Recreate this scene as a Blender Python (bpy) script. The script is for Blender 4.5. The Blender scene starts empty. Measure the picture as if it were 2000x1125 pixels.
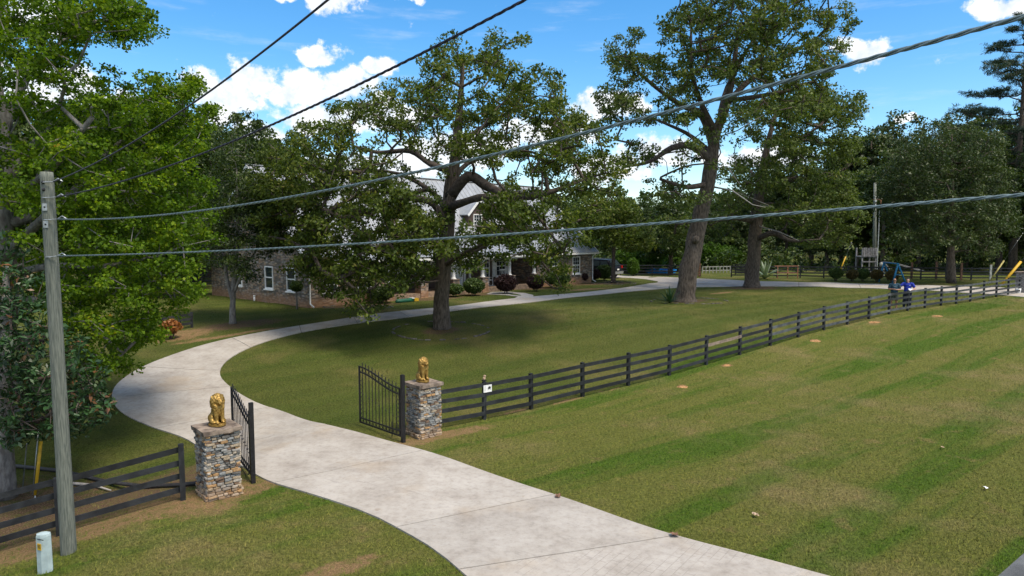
import bpy, bmesh, math, random
import numpy as np
from mathutils import Vector, Matrix, noise as mnoise
R = math.radians
random.seed(7)
sc = bpy.context.scene
C = sc.collection

# ---------------------------------------------------------------- camera, sky, sun, exposure
CAM_H, PITCH, F = 5.6, R(4.6), 1333.3
cam = bpy.data.cameras.new('camera'); cam.lens = 24; cam.sensor_width = 36; cam.clip_end = 4000; cam.clip_start = 0.05
co = bpy.data.objects.new('camera', cam); C.objects.link(co)
co.location = (0, 0, CAM_H); co.rotation_euler = (R(90) - PITCH, 0, 0)
sc.camera = co
SUN_EL, SUN_AZ = R(60), R(130)          # azimuth clockwise from +Y: behind the camera, to its right
SKY_STRENGTH, SUN_STRENGTH = 0.15, 2.9
sc.cycles.max_bounces = 6; sc.cycles.diffuse_bounces = 3; sc.cycles.transmission_bounces = 3; sc.cycles.glossy_bounces = 2
sc.view_settings.view_transform = 'Standard'; sc.view_settings.look = 'None'
sc.view_settings.exposure = 0.82; sc.view_settings.gamma = 1.0
sl = bpy.data.lights.new('sun', 'SUN'); sl.energy = SUN_STRENGTH; sl.angle = R(20); sl.color = (1, 0.89, 0.74)
so = bpy.data.objects.new('sun', sl); C.objects.link(so)
sv = Vector((math.sin(SUN_AZ) * math.cos(SUN_EL), math.cos(SUN_AZ) * math.cos(SUN_EL), math.sin(SUN_EL)))
so.rotation_euler = sv.to_track_quat('Z', 'Y').to_euler(); so.location = sv * 100

class NT:                                  # tiny node helper
    def __init__(s, tree): s.t = tree; s.t.nodes.clear()
    def n(s, kind, ins=None, **kw):
        nd = s.t.nodes.new(kind)
        for k, v in kw.items(): setattr(nd, k, v)
        if ins:
            for k, v in ins.items():
                sock = nd.inputs[k]
                if isinstance(v, bpy.types.NodeSocket): s.t.links.new(v, sock)
                elif isinstance(v, bpy.types.Node): s.t.links.new(v.outputs[0], sock)
                else: sock.default_value = v
        return nd
    def math(s, op, a, b=0.0, clamp=False):
        return s.n('ShaderNodeMath', {0: a, 1: b}, operation=op, use_clamp=clamp).outputs[0]
    def vm(s, op, a, b=None):
        nd = s.n('ShaderNodeVectorMath', {0: a}, operation=op)
        if b is not None:
            if isinstance(b, bpy.types.NodeSocket): s.t.links.new(b, nd.inputs[1])
            else: nd.inputs[1].default_value = b
        return nd
    def mix(s, f, a, b, blend='MIX'):
        nd = s.n('ShaderNodeMix', data_type='RGBA', blend_type=blend)
        for i, v in ((0, f), (6, a), (7, b)):
            if isinstance(v, bpy.types.NodeSocket): s.t.links.new(v, nd.inputs[i])
            else: nd.inputs[i].default_value = v if i == 0 else (tuple(v) + (1,))[:4]
        return nd.outputs[2]
    def noise(s, vec, scale, detail=4, rough=0.55, lac=2.0):
        nd = s.n('ShaderNodeTexNoise', {'Scale': scale, 'Detail': detail, 'Roughness': rough, 'Lacunarity': lac})
        if vec is not None: s.t.links.new(vec, nd.inputs['Vector'])
        return nd.outputs['Fac']
    def rng(s, v, a, b, c=0.0, d=1.0, smooth=True):
        nd = s.n('ShaderNodeMapRange', {0: v, 1: a, 2: b, 3: c, 4: d}, interpolation_type='SMOOTHSTEP' if smooth else 'LINEAR')
        return nd.outputs[0]
    def ramp(s, v, stops):
        nd = s.n('ShaderNodeValToRGB', {0: v}); cr = nd.color_ramp
        while len(cr.elements) < len(stops): cr.elements.new(0.5)
        for e, (p, c) in zip(cr.elements, stops): e.position = p; e.color = (tuple(c) + (1,))[:4]
        return nd.outputs[0]

def aim(px, py):                            # unit-depth ray of the camera through a point of the picture
    u = (px - 1000) / F; v = (562.5 - py) / F
    return np.array([u, math.cos(PITCH) + v * math.sin(PITCH), -math.sin(PITCH) + v * math.cos(PITCH)])

world = bpy.data.worlds.new('World'); sc.world = world; world.use_nodes = True
w = NT(world.node_tree)
sky = w.n('ShaderNodeTexSky', sky_type='NISHITA', sun_disc=False, sun_elevation=SUN_EL, sun_rotation=SUN_AZ,
          altitude=0, air_density=1.0, dust_density=0.3, ozone_density=3.0)
tc = w.n('ShaderNodeTexCoord').outputs['Generated']
sep = w.n('ShaderNodeSeparateXYZ', {0: tc})
az = w.math('ARCTAN2', sep.outputs[0], sep.outputs[1]); el = w.math('ARCSINE', sep.outputs[2])
ae = w.n('ShaderNodeCombineXYZ', {0: az, 1: el}).outputs[0]
warp = w.n('ShaderNodeTexNoise', {'Vector': ae, 'Scale': 16.0, 'Detail': 5.0, 'Roughness': 0.6}).outputs['Color']
wv = w.vm('MULTIPLY', w.vm('SUBTRACT', warp, (0.5, 0.5, 0.5)).outputs[0], (0.09, 0.05, 0.0)).outputs[0]
aew = w.vm('ADD', ae, wv).outputs[0]
field = None
for (px, py, rx, ry) in [(480, 150, 55, 42), (450, 190, 75, 40), (395, 170, 40, 45), (600, 165, 85, 42), (680, 165, 60, 40), (560, 180, 70, 28),
                         (622, 100, 52, 22), (650, 2, 70, 30), (560, -8, 60, 14), (800, -4, 40, 12), (740, 128, 42, 22), (425, 225, 45, 32),
                         (500, 255, 70, 26), (620, 230, 110, 34), (760, 220, 110, 34), (1690, 108, 50, 30), (1660, 95, 40, 20), (1960, 12, 70, 26), (1770, 230, 26, 10),
                         (1190, 205, 90, 36), (1060, 260, 120, 40), (900, 290, 160, 50), (1300, 300, 120, 36), (1480, 310, 120, 30), (760, 330, 160, 50), (560, 330, 120, 45),
                         (1180, 330, 120, 40), (90, 170, 110, 50), (240, 210, 80, 40), (70, 30, 90, 35), (-150, 120, 160, 60), (-400, 40, 200, 80), (2300, 150, 200, 50), (2500, -60, 160, 60), (900, -250, 200, 60), (300, -300, 160, 60), (1500, -280, 240, 60)]:
    d = aim(px, py); a0 = math.atan2(d[0], d[1]); e0 = math.asin(d[2] / np.linalg.norm(d))
    q = w.vm('SUBTRACT', aew, (a0, e0, 0)).outputs[0]
    q = w.vm('MULTIPLY', q, (F / rx / 0.92, F / ry / 0.92, 0)).outputs[0]
    b = w.math('SUBTRACT', 1.0, w.vm('LENGTH', q).outputs['Value'])
    field = b if field is None else w.math('MAXIMUM', field, b)
n2 = w.noise(ae, 30.0, 8, 0.65)
front = w.rng(w.math('ABSOLUTE', az), 0.75, 0.95)          # unseen cumulus outside the view, added thicker for a whiter fill light
aes = w.vm('MULTIPLY', aew, (3.2, 6.0, 1)).outputs[0]
gen = w.math('MULTIPLY', w.rng(w.noise(aes, 1.6, 3, 0.5), 0.42, 0.56), front)
field = w.math('MAXIMUM', field, w.math('SUBTRACT', gen, 0.25))
mask = w.rng(w.math('ADD', field, w.math('MULTIPLY', w.math('SUBTRACT', n2, 0.5), 1.7)), 0.0, 0.42)
cir = w.noise(w.vm('MULTIPLY', ae, (5.0, 30.0, 1)).outputs[0], 1.5, 5, 0.6)
cirm = w.math('MULTIPLY', w.rng(cir, 0.52, 0.8), 0.22)
mask = w.math('MAXIMUM', w.math('MULTIPLY', mask, 0.96), cirm)
ccol = w.mix(w.rng(n2, 0.35, 0.62), (3.3, 3.6, 4.0), (4.7, 4.7, 4.7))
skysat = w.n('ShaderNodeHueSaturation', {'Hue': 0.497, 'Saturation': 1.34, 'Value': 0.80, 'Color': sky.outputs[0]}).outputs[0]
bg = w.n('ShaderNodeBackground', {'Color': w.mix(mask, skysat, ccol), 'Strength': SKY_STRENGTH})
w.n('ShaderNodeOutputWorld', {0: bg})

# ---------------------------------------------------------------- places
def at(px, py, y):
    d = aim(px, py); return Vector((d[0] * y / d[1], y, CAM_H + d[2] * y / d[1]))
def sm(t):
    t = np.clip(t, 0, 1); return t * t * (3 - 2 * t)
def H(x, y):                                # the lie of the land
    x = np.asarray(x, float); y = np.asarray(y, float)
    z = 1.3 * sm((y - 20) / 18)
    dip = np.clip(-(x + 6.9 + 0.25 * (14 - y)), 0, 3.2)
    z = z - 0.19 * dip * (1 - sm((y - 15) / 8)) * sm((y + 10) / 10)
    z = z + 0.02 * np.sin(x * 0.7 + 1) * np.sin(y * 0.55) + 0.015 * np.sin(x * 1.3 - y * 0.9)
    z = z + 1.5 * sm((y - 90) / 200)
    return z
def G(px, py):                              # where a sight line meets the land
    d = aim(px, py); lo = 2.0
    for t in np.arange(2, 400, 0.05):
        if CAM_H + d[2] * t < H(d[0] * t, d[1] * t): break
    return Vector((d[0] * t, d[1] * t, float(H(d[0] * t, d[1] * t))))
def gz(x, y): return float(H(x, y))
FD = Vector((0.79, 0.613, 0)); FN = Vector((0.613, -0.79, 0))     # along the road fence / towards the road

# ---------------------------------------------------------------- helpers
def tag(o, label=None, cat=None, group=None, kind=None):
    if label: o['label'] = label
    if cat: o['category'] = cat
    if group: o['group'] = group
    if kind: o['kind'] = kind
    return o
def empty(name, loc, rz=0.0, label=None, cat=None, group=None):
    o = bpy.data.objects.new(name, None); C.objects.link(o); o.location = loc; o.rotation_euler = (0, 0, rz); o.empty_display_size = 0.2
    return tag(o, label, cat, group)
def link(name, me, mat=None, parent=None, mw=None):
    if mat is not None and not me.materials: me.materials.append(mat)
    o = bpy.data.objects.new(name, me); C.objects.link(o)
    if parent is not None: o.parent = parent
    if mw is not None: o.matrix_local = mw
    return o
def mesh(name, verts, faces, smooth=False):
    me = bpy.data.meshes.new(name); me.from_pydata([tuple(v) for v in verts], [], faces); me.update()
    if smooth: me.polygons.foreach_set('use_smooth', [True] * len(me.polygons))
    return me
def np_mesh(name, V, faces_n, k, attr=None, smooth=False):       # V (n,3); faces all k-gons in running order
    me = bpy.data.meshes.new(name); V = np.asarray(V, np.float32)
    me.vertices.add(len(V)); me.vertices.foreach_set('co', V.ravel())
    L = np.asarray(faces_n, np.int32).ravel(); nf = len(L) // k
    me.loops.add(len(L)); me.loops.foreach_set('vertex_index', L)
    me.polygons.add(nf); me.polygons.foreach_set('loop_start', np.arange(0, len(L), k, dtype=np.int32))
    me.update(calc_edges=True)
    if smooth: me.polygons.foreach_set('use_smooth', np.ones(nf, bool))
    if attr is not None:
        a = me.attributes.new('v', 'FLOAT', 'FACE'); a.data.foreach_set('value', np.asarray(attr, np.float32))
    return me
BOXF = [(0, 3, 2, 1), (4, 5, 6, 7), (0, 1, 5, 4), (1, 2, 6, 5), (2, 3, 7, 6), (3, 0, 4, 7)]
def boxv(x0, x1, y0, y1, z0, z1):
    return [(x0, y0, z0), (x1, y0, z0), (x1, y1, z0), (x0, y1, z0), (x0, y0, z1), (x1, y0, z1), (x1, y1, z1), (x0, y1, z1)]
UNIT = {}
def unit_box(mat):                         # shared cube of size 1, slightly bevelled
    if mat.name not in UNIT:
        bm = bmesh.new(); bmesh.ops.create_cube(bm, size=1.0)
        me = bpy.data.meshes.new('box_' + mat.name); bm.to_mesh(me); bm.free(); me.materials.append(mat); UNIT[mat.name] = me
    return UNIT[mat.name]
def bx(parent, name, x0, x1, y0, y1, z0, z1, mat):
    o = link(name, unit_box(mat), None, parent)
    o.location = ((x0 + x1) / 2, (y0 + y1) / 2, (z0 + z1) / 2); o.scale = (abs(x1 - x0), abs(y1 - y0), abs(z1 - z0))
    return o
def beam(parent, name, a, b, wd, ht, mat, up=(0, 0, 1), me=None):   # box from a to b (in the parent's space)
    a, b = Vector(a), Vector(b); d = b - a; X = d.normalized(); Y = Vector(up).cross(X).normalized(); Z = X.cross(Y)
    o = link(name, me or unit_box(mat), None, parent)
    M = Matrix(((X.x, Y.x, Z.x), (X.y, Y.y, Z.y), (X.z, Y.z, Z.z))).to_4x4()
    o.matrix_local = Matrix.Translation((a + b) / 2) @ M @ Matrix.Diagonal((d.length, wd, ht, 1))
    return o
def tube_geo(pts, rad, sides=8, cap=True, wob=0.0, seed=0):
    pts = [Vector(p) for p in pts]; n = len(pts); V = []; Fc = []
    if not hasattr(rad, '__len__'): rad = [rad] * n
    ref = Vector((1, 0, 0)); rnd = random.Random(seed)
    for i, p in enumerate(pts):
        t = (pts[min(i + 1, n - 1)] - pts[max(i - 1, 0)]).normalized()
        if abs(t.dot(ref)) > 0.95: ref = Vector((0, 1, 0))
        a = (ref - t * ref.dot(t)).normalized(); b = t.cross(a); ref = a
        for k in range(sides):
            an = 2 * math.pi * k / sides
            rr = rad[i] * (1 + (wob * (mnoise.noise(Vector((math.cos(an) * 1.7, math.sin(an) * 1.7, seed + i * 0.33))))) if wob else 1)
            V.append(p + (a * math.cos(an) + b * math.sin(an)) * rr)
        if i:
            o = (i - 1) * sides
            for k in range(sides): Fc.append((o + k, o + (k + 1) % sides, o + sides + (k + 1) % sides, o + sides + k))
    if cap: Fc.append(tuple(range(sides - 1, -1, -1))); Fc.append(tuple((n - 1) * sides + k for k in range(sides)))
    return V, Fc
def tube(parent, name, pts, rad, mat, sides=8, smooth=True, wob=0.0, seed=0, cap=True):
    V, Fc = tube_geo(pts, rad, sides, cap, wob, seed); return link(name, mesh(name, V, Fc, smooth), mat, parent)
class MB:                                  # gathers shapes for ONE part
    def __init__(s): s.v = []; s.f = []
    def add(s, V, Fc):
        o = len(s.v); s.v += [tuple(v) for v in V]; s.f += [tuple(i + o for i in f) for f in Fc]; return s
    def box(s, *a): return s.add(boxv(*a), BOXF)
    def bar(s, a, b, wd, ht, up=(0, 0, 1)):
        a, b = Vector(a), Vector(b); X = (b - a).normalized(); Y = Vector(up).cross(X).normalized() * wd / 2; Z = X.cross(Y).normalized() * ht / 2
        return s.add([a - Y - Z, b - Y - Z, b + Y - Z, a + Y - Z, a - Y + Z, b - Y + Z, b + Y + Z, a + Y + Z], BOXF)
    def tube(s, pts, rad, sides=8, **k): return s.add(*tube_geo(pts, rad, sides, **k))
    def ball(s, c, r, seg=12, rings=8, M=None):
        V = []; Fc = []; r = (r, r, r) if not hasattr(r, '__len__') else r
        for i in range(rings + 1):
            th = math.pi * i / rings
            for k in range(seg):
                ph = 2 * math.pi * k / seg
                p = Vector((r[0] * math.sin(th) * math.cos(ph), r[1] * math.sin(th) * math.sin(ph), r[2] * math.cos(th)))
                if M is not None: p = M @ p
                V.append(p + Vector(c))
        for i in range(rings):
            for k in range(seg): Fc.append((i * seg + k, (i + 1) * seg + k, (i + 1) * seg + (k + 1) % seg, i * seg + (k + 1) % seg))
        return s.add(V, Fc)
    def ring(s, c, Rr, r, nx, nz, seg=12, sides=4):    # torus in the plane of nx, nz
        V = []; Fc = []; c = Vector(c); nx = Vector(nx); nz = Vector(nz); ny = nx.cross(nz)
        for i in range(seg):
            a = 2 * math.pi * i / seg; d = nx * math.cos(a) + nz * math.sin(a)
            for k in range(sides):
                b = 2 * math.pi * k / sides; V.append(c + d * (Rr + r * math.cos(b)) + ny * r * math.sin(b))
        for i in range(seg):
            for k in range(sides): Fc.append((i * sides + k, ((i + 1) % seg) * sides + k, ((i + 1) % seg) * sides + (k + 1) % sides, i * sides + (k + 1) % sides))
        return s.add(V, Fc)
    def build(s, name, mat, parent=None, smooth=False): return link(name, mesh(name, s.v, s.f, smooth), mat, parent)
    def remesh(s, name, mat, parent=None, voxel=0.02, smooth=4, bump=None):
        tmp = bpy.data.objects.new('tmp', mesh('tmp', s.v, s.f)); C.objects.link(tmp)
        m = tmp.modifiers.new('r', 'REMESH'); m.mode = 'VOXEL'; m.voxel_size = voxel
        m2 = tmp.modifiers.new('s', 'SMOOTH'); m2.iterations = smooth; m2.factor = 0.5
        dg = bpy.context.evaluated_depsgraph_get(); me = bpy.data.meshes.new_from_object(tmp.evaluated_get(dg))
        bpy.data.objects.remove(tmp); me.name = name; me.materials.clear()
        if bump:
            ns = [v.normal.copy() for v in me.vertices]
            for v, nn in zip(me.vertices, ns): v.co += nn * bump(v.co)
        me.polygons.foreach_set('use_smooth', [True] * len(me.polygons))
        return link(name, me, mat, parent)

# ---------------------------------------------------------------- materials
MATS = {}
def mat(name, col, rough=0.7, var=0.25, scale=6.0, bump=0.15, bscale=40.0, metal=0.0, stretch=(1, 1, 1), col2=None, objrand=0.0, spec=0.4):
    if name in MATS: return MATS[name]
    m = bpy.data.materials.new(name); m.use_nodes = True; t = NT(m.node_tree)
    pos = t.n('ShaderNodeNewGeometry').outputs['Position']
    pv = t.vm('MULTIPLY', pos, stretch).outputs[0]
    n1 = t.noise(pv, scale, 5, 0.6)
    c2 = col2 or tuple(max(0, c * (1 - 2 * var)) for c in col)
    c1 = col if col2 else tuple(c * (1 + var) for c in col)
    c = t.mix(t.rng(n1, 0.32, 0.68), c2, c1)
    if objrand:
        oi = t.n('ShaderNodeObjectInfo').outputs['Random']
        c = t.mix(1.0, c, t.ramp(oi, [(0, (1 - objrand,) * 3), (1, (1 + objrand,) * 3)]), 'MULTIPLY')
    p = t.n('ShaderNodeBsdfPrincipled', {'Base Color': c, 'Roughness': rough, 'Metallic': metal, 'Specular IOR Level': spec})
    if bump:
        bn = t.n('ShaderNodeBump', {'Height': t.noise(pv, bscale, 4, 0.6), 'Strength': bump, 'Distance': 0.03})
        t.t.links.new(bn.outputs[0], p.inputs['Normal'])
    t.n('ShaderNodeOutputMaterial', {0: p}); MATS[name] = m; return m
def leaf_mat(name, stops, trans=0.3, rough=0.5, spec=0.35):
    m = bpy.data.materials.new(name); m.use_nodes = True; t = NT(m.node_tree)
    v = t.n('ShaderNodeAttribute', attribute_name='v').outputs['Fac']
    c = t.ramp(v, stops)
    p = t.n('ShaderNodeBsdfPrincipled', {'Base Color': c, 'Roughness': rough, 'Specular IOR Level': spec})
    tr = t.n('ShaderNodeBsdfTranslucent', {'Color': t.mix(1.0, c, (1.5, 1.6, 0.6), 'MULTIPLY')})
    t.n('ShaderNodeOutputMaterial', {0: t.n('ShaderNodeMixShader', {0: trans, 1: p, 2: tr})}); MATS[name] = m; return m
def glass_mat(name, col=(0.02, 0.03, 0.035)):
    m = bpy.data.materials.new(name); m.use_nodes = True; t = NT(m.node_tree)
    t.n('ShaderNodeOutputMaterial', {0: t.n('ShaderNodeBsdfPrincipled', {'Base Color': col + (1,), 'Roughness': 0.06, 'Specular IOR Level': 0.8})}); MATS[name] = m; return m
def stone_mat(name, tint=(1, 1, 1)):
    m = bpy.data.materials.new(name); m.use_nodes = True; t = NT(m.node_tree)
    r = t.n('ShaderNodeObjectInfo').outputs['Random']
    c = t.ramp(r, [(0, (0.13, 0.135, 0.14)), (0.12, (0.30, 0.31, 0.32)), (0.28, (0.22, 0.25, 0.28)), (0.42, (0.42, 0.42, 0.41)), (0.55, (0.33, 0.29, 0.23)), (0.66, (0.38, 0.25, 0.13)), (0.74, (0.26, 0.28, 0.30)), (0.86, (0.17, 0.12, 0.09)), (0.94, (0.45, 0.42, 0.37)), (1, (0.30, 0.17, 0.09))])
    t.t.nodes[-1].color_ramp.interpolation = 'CONSTANT'
    pos = t.n('ShaderNodeNewGeometry').outputs['Position']
    c = t.mix(1.0, c, t.ramp(t.noise(pos, 22, 5, 0.65), [(0.25, (0.55, 0.53, 0.5)), (0.6, (1.15, 1.15, 1.15))]), 'MULTIPLY')
    zz = t.n('ShaderNodeSeparateXYZ', {0: pos}).outputs[2]         # red clay splashed on the lowest courses
    c = t.mix(t.math('MULTIPLY', t.rng(t.math('ADD', zz, t.math('MULTIPLY', t.noise(pos, 6, 3), 0.5)), 0.65, 0.25), 0.55), c, (0.36, 0.22, 0.10))
    c = t.mix(1.0, c, tint, 'MULTIPLY')
    bn = t.n('ShaderNodeBump', {'Height': t.noise(pos, 60, 5, 0.65), 'Strength': 0.5, 'Distance': 0.02})
    p = t.n('ShaderNodeBsdfPrincipled', {'Base Color': c, 'Roughness': 0.8, 'Normal': bn}); t.n('ShaderNodeOutputMaterial', {0: p}); MATS[name] = m; return m

M_black = mat('black_fence_paint', (0.008, 0.009, 0.011), 0.6, scale=3.0, col2=(0.024, 0.027, 0.031), bump=0.3, bscale=30, objrand=0.35)
M_grey_wood = mat('weathered_plank', (0.22, 0.17, 0.135), 0.8, 0.2, 8, 0.3)
M_iron = mat('wrought_iron', (0.014, 0.014, 0.017), 0.45, 0.2, 20, 0.1)
M_mortar = mat('mortar', (0.10, 0.09, 0.08), 0.9, 0.2, 10, 0.3)
M_cap = mat('cap_stone', (0.30, 0.24, 0.19), 0.85, scale=4.5, col2=(0.085, 0.065, 0.052), bump=0.5, bscale=25)
M_stone = stone_mat('ledge_stone', (0.92, 0.86, 0.78))
M_gold = mat('gold_paint', (0.42, 0.27, 0.075), 0.36, scale=14, col2=(0.22, 0.13, 0.03), metal=0.55, bump=0.3, bscale=60)
M_pole = mat('pole_wood', (0.21, 0.225, 0.19), 0.85, scale=7, col2=(0.085, 0.10, 0.085), stretch=(9, 9, 0.5), bump=0.7, bscale=20)
M_steel = mat('galvanised_steel', (0.45, 0.47, 0.48), 0.4, 0.15, 12, 0.05, metal=0.7)
M_wire = mat('cable_grey', (0.15, 0.205, 0.22), 0.45, 0.1, 30, 0.0, metal=0.35)
M_wireD = mat('cable_dark', (0.02, 0.022, 0.045), 0.5, 0.1, 30, 0.0)
M_yellow = mat('yellow_plastic', (0.55, 0.33, 0.015), 0.5, 0.12, 8, 0.02)
M_white = mat('white_paint', (0.75, 0.76, 0.76), 0.5, 0.06, 5, 0.03)
M_whiteg = mat('white_trim', (0.62, 0.66, 0.68), 0.5, 0.06, 5, 0.03)
M_glass = glass_mat('window_glass')
M_bark = mat('oak_bark', (0.14, 0.112, 0.088), 0.95, scale=5, col2=(0.042, 0.033, 0.026), stretch=(3, 3, 0.7), bump=1.0, bscale=9)
M_bark2 = mat('limb_bark', (0.105, 0.085, 0.07), 0.95, scale=6, col2=(0.04, 0.03, 0.026), bump=0.6, bscale=12)
M_barkg = mat('grey_smooth_bark', (0.23, 0.22, 0.205), 0.9, scale=6, col2=(0.11, 0.10, 0.095), stretch=(2, 2, 0.7), bump=0.4, bscale=15)
M_dead = mat('dead_wood', (0.34, 0.32, 0.30), 0.9, 0.15, 6, 0.3)
L_oak = leaf_mat('oak_leaves', [(0, (0.025, 0.043, 0.008)), (0.45, (0.064, 0.098, 0.015)), (0.85, (0.121, 0.151, 0.024)), (1, (0.199, 0.178, 0.034))], 0.32, 0.6, 0.25)
L_oak2 = leaf_mat('oak_leaves_cool', [(0, (0.029, 0.050, 0.013)), (0.45, (0.069, 0.104, 0.024)), (0.85, (0.125, 0.159, 0.041)), (1, (0.191, 0.180, 0.051))], 0.32, 0.6, 0.25)
L_maple = leaf_mat('maple_leaves', [(0, (0.027, 0.061, 0.004)), (0.4, (0.070, 0.136, 0.007)), (0.8, (0.141, 0.223, 0.009)), (0.97, (0.232, 0.286, 0.011)), (1, (0.298, 0.128, 0.018))], 0.40, 0.6, 0.2)
L_mag = leaf_mat('magnolia_leaves', [(0, (0.010, 0.027, 0.010)), (0.5, (0.022, 0.060, 0.018)), (0.78, (0.044, 0.094, 0.025)), (0.86, (0.125, 0.056, 0.020)), (1, (0.163, 0.069, 0.025))], 0.06, 0.42, 0.4)
L_dark = leaf_mat('wood_leaves', [(0, (0.014, 0.029, 0.007)), (0.5, (0.039, 0.069, 0.013)), (1, (0.086, 0.122, 0.019))], 0.25)
L_cedar = leaf_mat('cedar_leaves', [(0, (0.018, 0.034, 0.011)), (0.5, (0.043, 0.072, 0.019)), (1, (0.086, 0.115, 0.027))], 0.2)
L_pine = leaf_mat('pine_needles', [(0, (0.010, 0.026, 0.014)), (0.5, (0.024, 0.050, 0.024)), (1, (0.050, 0.084, 0.031))], 0.15)
L_bright = leaf_mat('bright_shrub_leaves', [(0, (0.03, 0.07, 0.008)), (0.5, (0.06, 0.13, 0.012)), (1, (0.11, 0.19, 0.02))], 0.35)
L_box = leaf_mat('boxwood_leaves', [(0, (0.022, 0.045, 0.011)), (0.5, (0.051, 0.093, 0.020)), (1, (0.128, 0.180, 0.035))], 0.2)
L_burg = leaf_mat('burgundy_leaves', [(0, (0.018, 0.008, 0.010)), (0.6, (0.05, 0.022, 0.022)), (1, (0.085, 0.045, 0.035))], 0.2)
L_rust = leaf_mat('rusty_shrub_leaves', [(0, (0.039, 0.039, 0.013)), (0.5, (0.104, 0.085, 0.026)), (1, (0.208, 0.130, 0.046))], 0.25)
L_orange = leaf_mat('orange_leaves', [(0, (0.10, 0.05, 0.02)), (0.5, (0.30, 0.11, 0.03)), (1, (0.40, 0.22, 0.06))], 0.3)
L_agave = leaf_mat('agave_leaves', [(0, (0.16, 0.22, 0.15)), (1, (0.24, 0.30, 0.19))], 0.1)
L_yucca = leaf_mat('yucca_leaves', [(0, (0.018, 0.055, 0.022)), (1, (0.05, 0.11, 0.04))], 0.1)

# ---------------------------------------------------------------- driveway outline (photo edge points dropped on the land)
inner = [(1990, 1230), (1800, 1175), (1600, 1125), (1320, 1050), (1085, 970), (950, 925), (820, 880), (720, 852), (640, 832), (560, 808), (500, 788), (450, 758), (430, 735), (437, 712), (468, 690), (520, 668), (600, 648), (700, 632), (800, 620), (900, 606), (1000, 595), (1100, 583), (1200, 573), (1300, 564), (1380, 561), (1440, 560), (1560, 560), (1680, 563), (1780, 567), (1900, 573), (1980, 579), (2080, 586)]
outer = [(1010, 1230), (945, 1160), (905, 1125), (835, 1068), (740, 1015), (660, 985), (590, 962), (490, 924), (385, 872), (300, 837), (240, 808), (220, 783), (224, 758), (252, 733), (300, 708), (380, 680), (450, 662), (550, 643), (650, 627), (760, 611), (830, 604), (900, 597), (1000, 584), (1120, 573.5), (1200, 565), (1290, 552), (1380, 546.5), (1450, 548.5), (1600, 552), (1740, 556), (1900, 561), (2000, 565), (2110, 570)]
def densify(pts, step=0.45):
    P = [np.array(G(*p))[:2] for p in pts]; out = []
    for i in range(len(P) - 1):
        a, b, c, d = P[max(i - 1, 0)], P[i], P[i + 1], P[min(i + 2, len(P) - 1)]
        n = max(2, int(np.linalg.norm(c - b) / step))
        for k in range(n):
            t = k / n; out.append(0.5 * ((2 * b) + (c - a) * t + (2 * a - 5 * b + 4 * c - d) * t * t + (3 * b - a - 3 * c + d) * t ** 3))
    out.append(P[-1]); return np.array(out)
def resample(P, n):
    s = np.concatenate([[0], np.cumsum(np.linalg.norm(np.diff(P, axis=0), axis=1))]); q = np.linspace(0, s[-1], n)
    return np.stack([np.interp(q, s, P[:, 0]), np.interp(q, s, P[:, 1])], 1)
DI, DO = densify(inner), densify(outer)
NS = 640
cum = lambda P: np.concatenate([[0], np.cumsum(np.linalg.norm(np.diff(P, axis=0), axis=1))])
# pair the two edges: walk along the inner edge, take the nearest outer point, kept monotone
DI_r = resample(DI, NS); DO_f = resample(DO, 3000); idx = np.array([np.argmin(((DO_f - p) ** 2).sum(1)) for p in DI_r], float)
idx = np.maximum.accumulate(idx); idx = np.linspace(0, 2999, NS) * 0.15 + idx * 0.85
ker = np.ones(41) / 41; idp = np.concatenate([np.full(20, idx[0]), idx, np.full(20, idx[-1])]); idx = np.convolve(idp, ker, 'valid')
DO_r = DO_f[np.clip(idx.astype(int), 0, 2999)]
drive_poly = np.concatenate([DI_r, DO_r[::-1]])
branch_px = [(1283, 554), (1300, 558), (1400, 552), (1400, 546), (1300, 541.5), (1215, 538.5), (1150, 537), (1150, 541), (1230, 543), (1262, 546), (1285, 550)]
walk_px = [(1000, 585.5), (1040, 581), (1042, 577), (1025, 573), (990, 570), (960, 571), (950, 575), (990, 577), (1012, 580)]
def poly_world(pxs): return np.array([np.array(G(*p))[:2] for p in pxs])
branch_poly, walk_poly = poly_world(branch_px), poly_world(walk_px)
def inside(P, poly):
    x, y = P[:, 0], P[:, 1]; r = np.zeros(len(P), bool); n = len(poly); j = n - 1
    for i in range(n):
        xi, yi = poly[i]; xj, yj = poly[j]
        if yi != yj: r ^= ((yi > y) != (yj > y)) & (x < (xj - xi) * (y - yi) / (yj - yi) + xi)
        j = i
    return r
road_pt = Vector((8.0, 10.77, 0))

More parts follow.
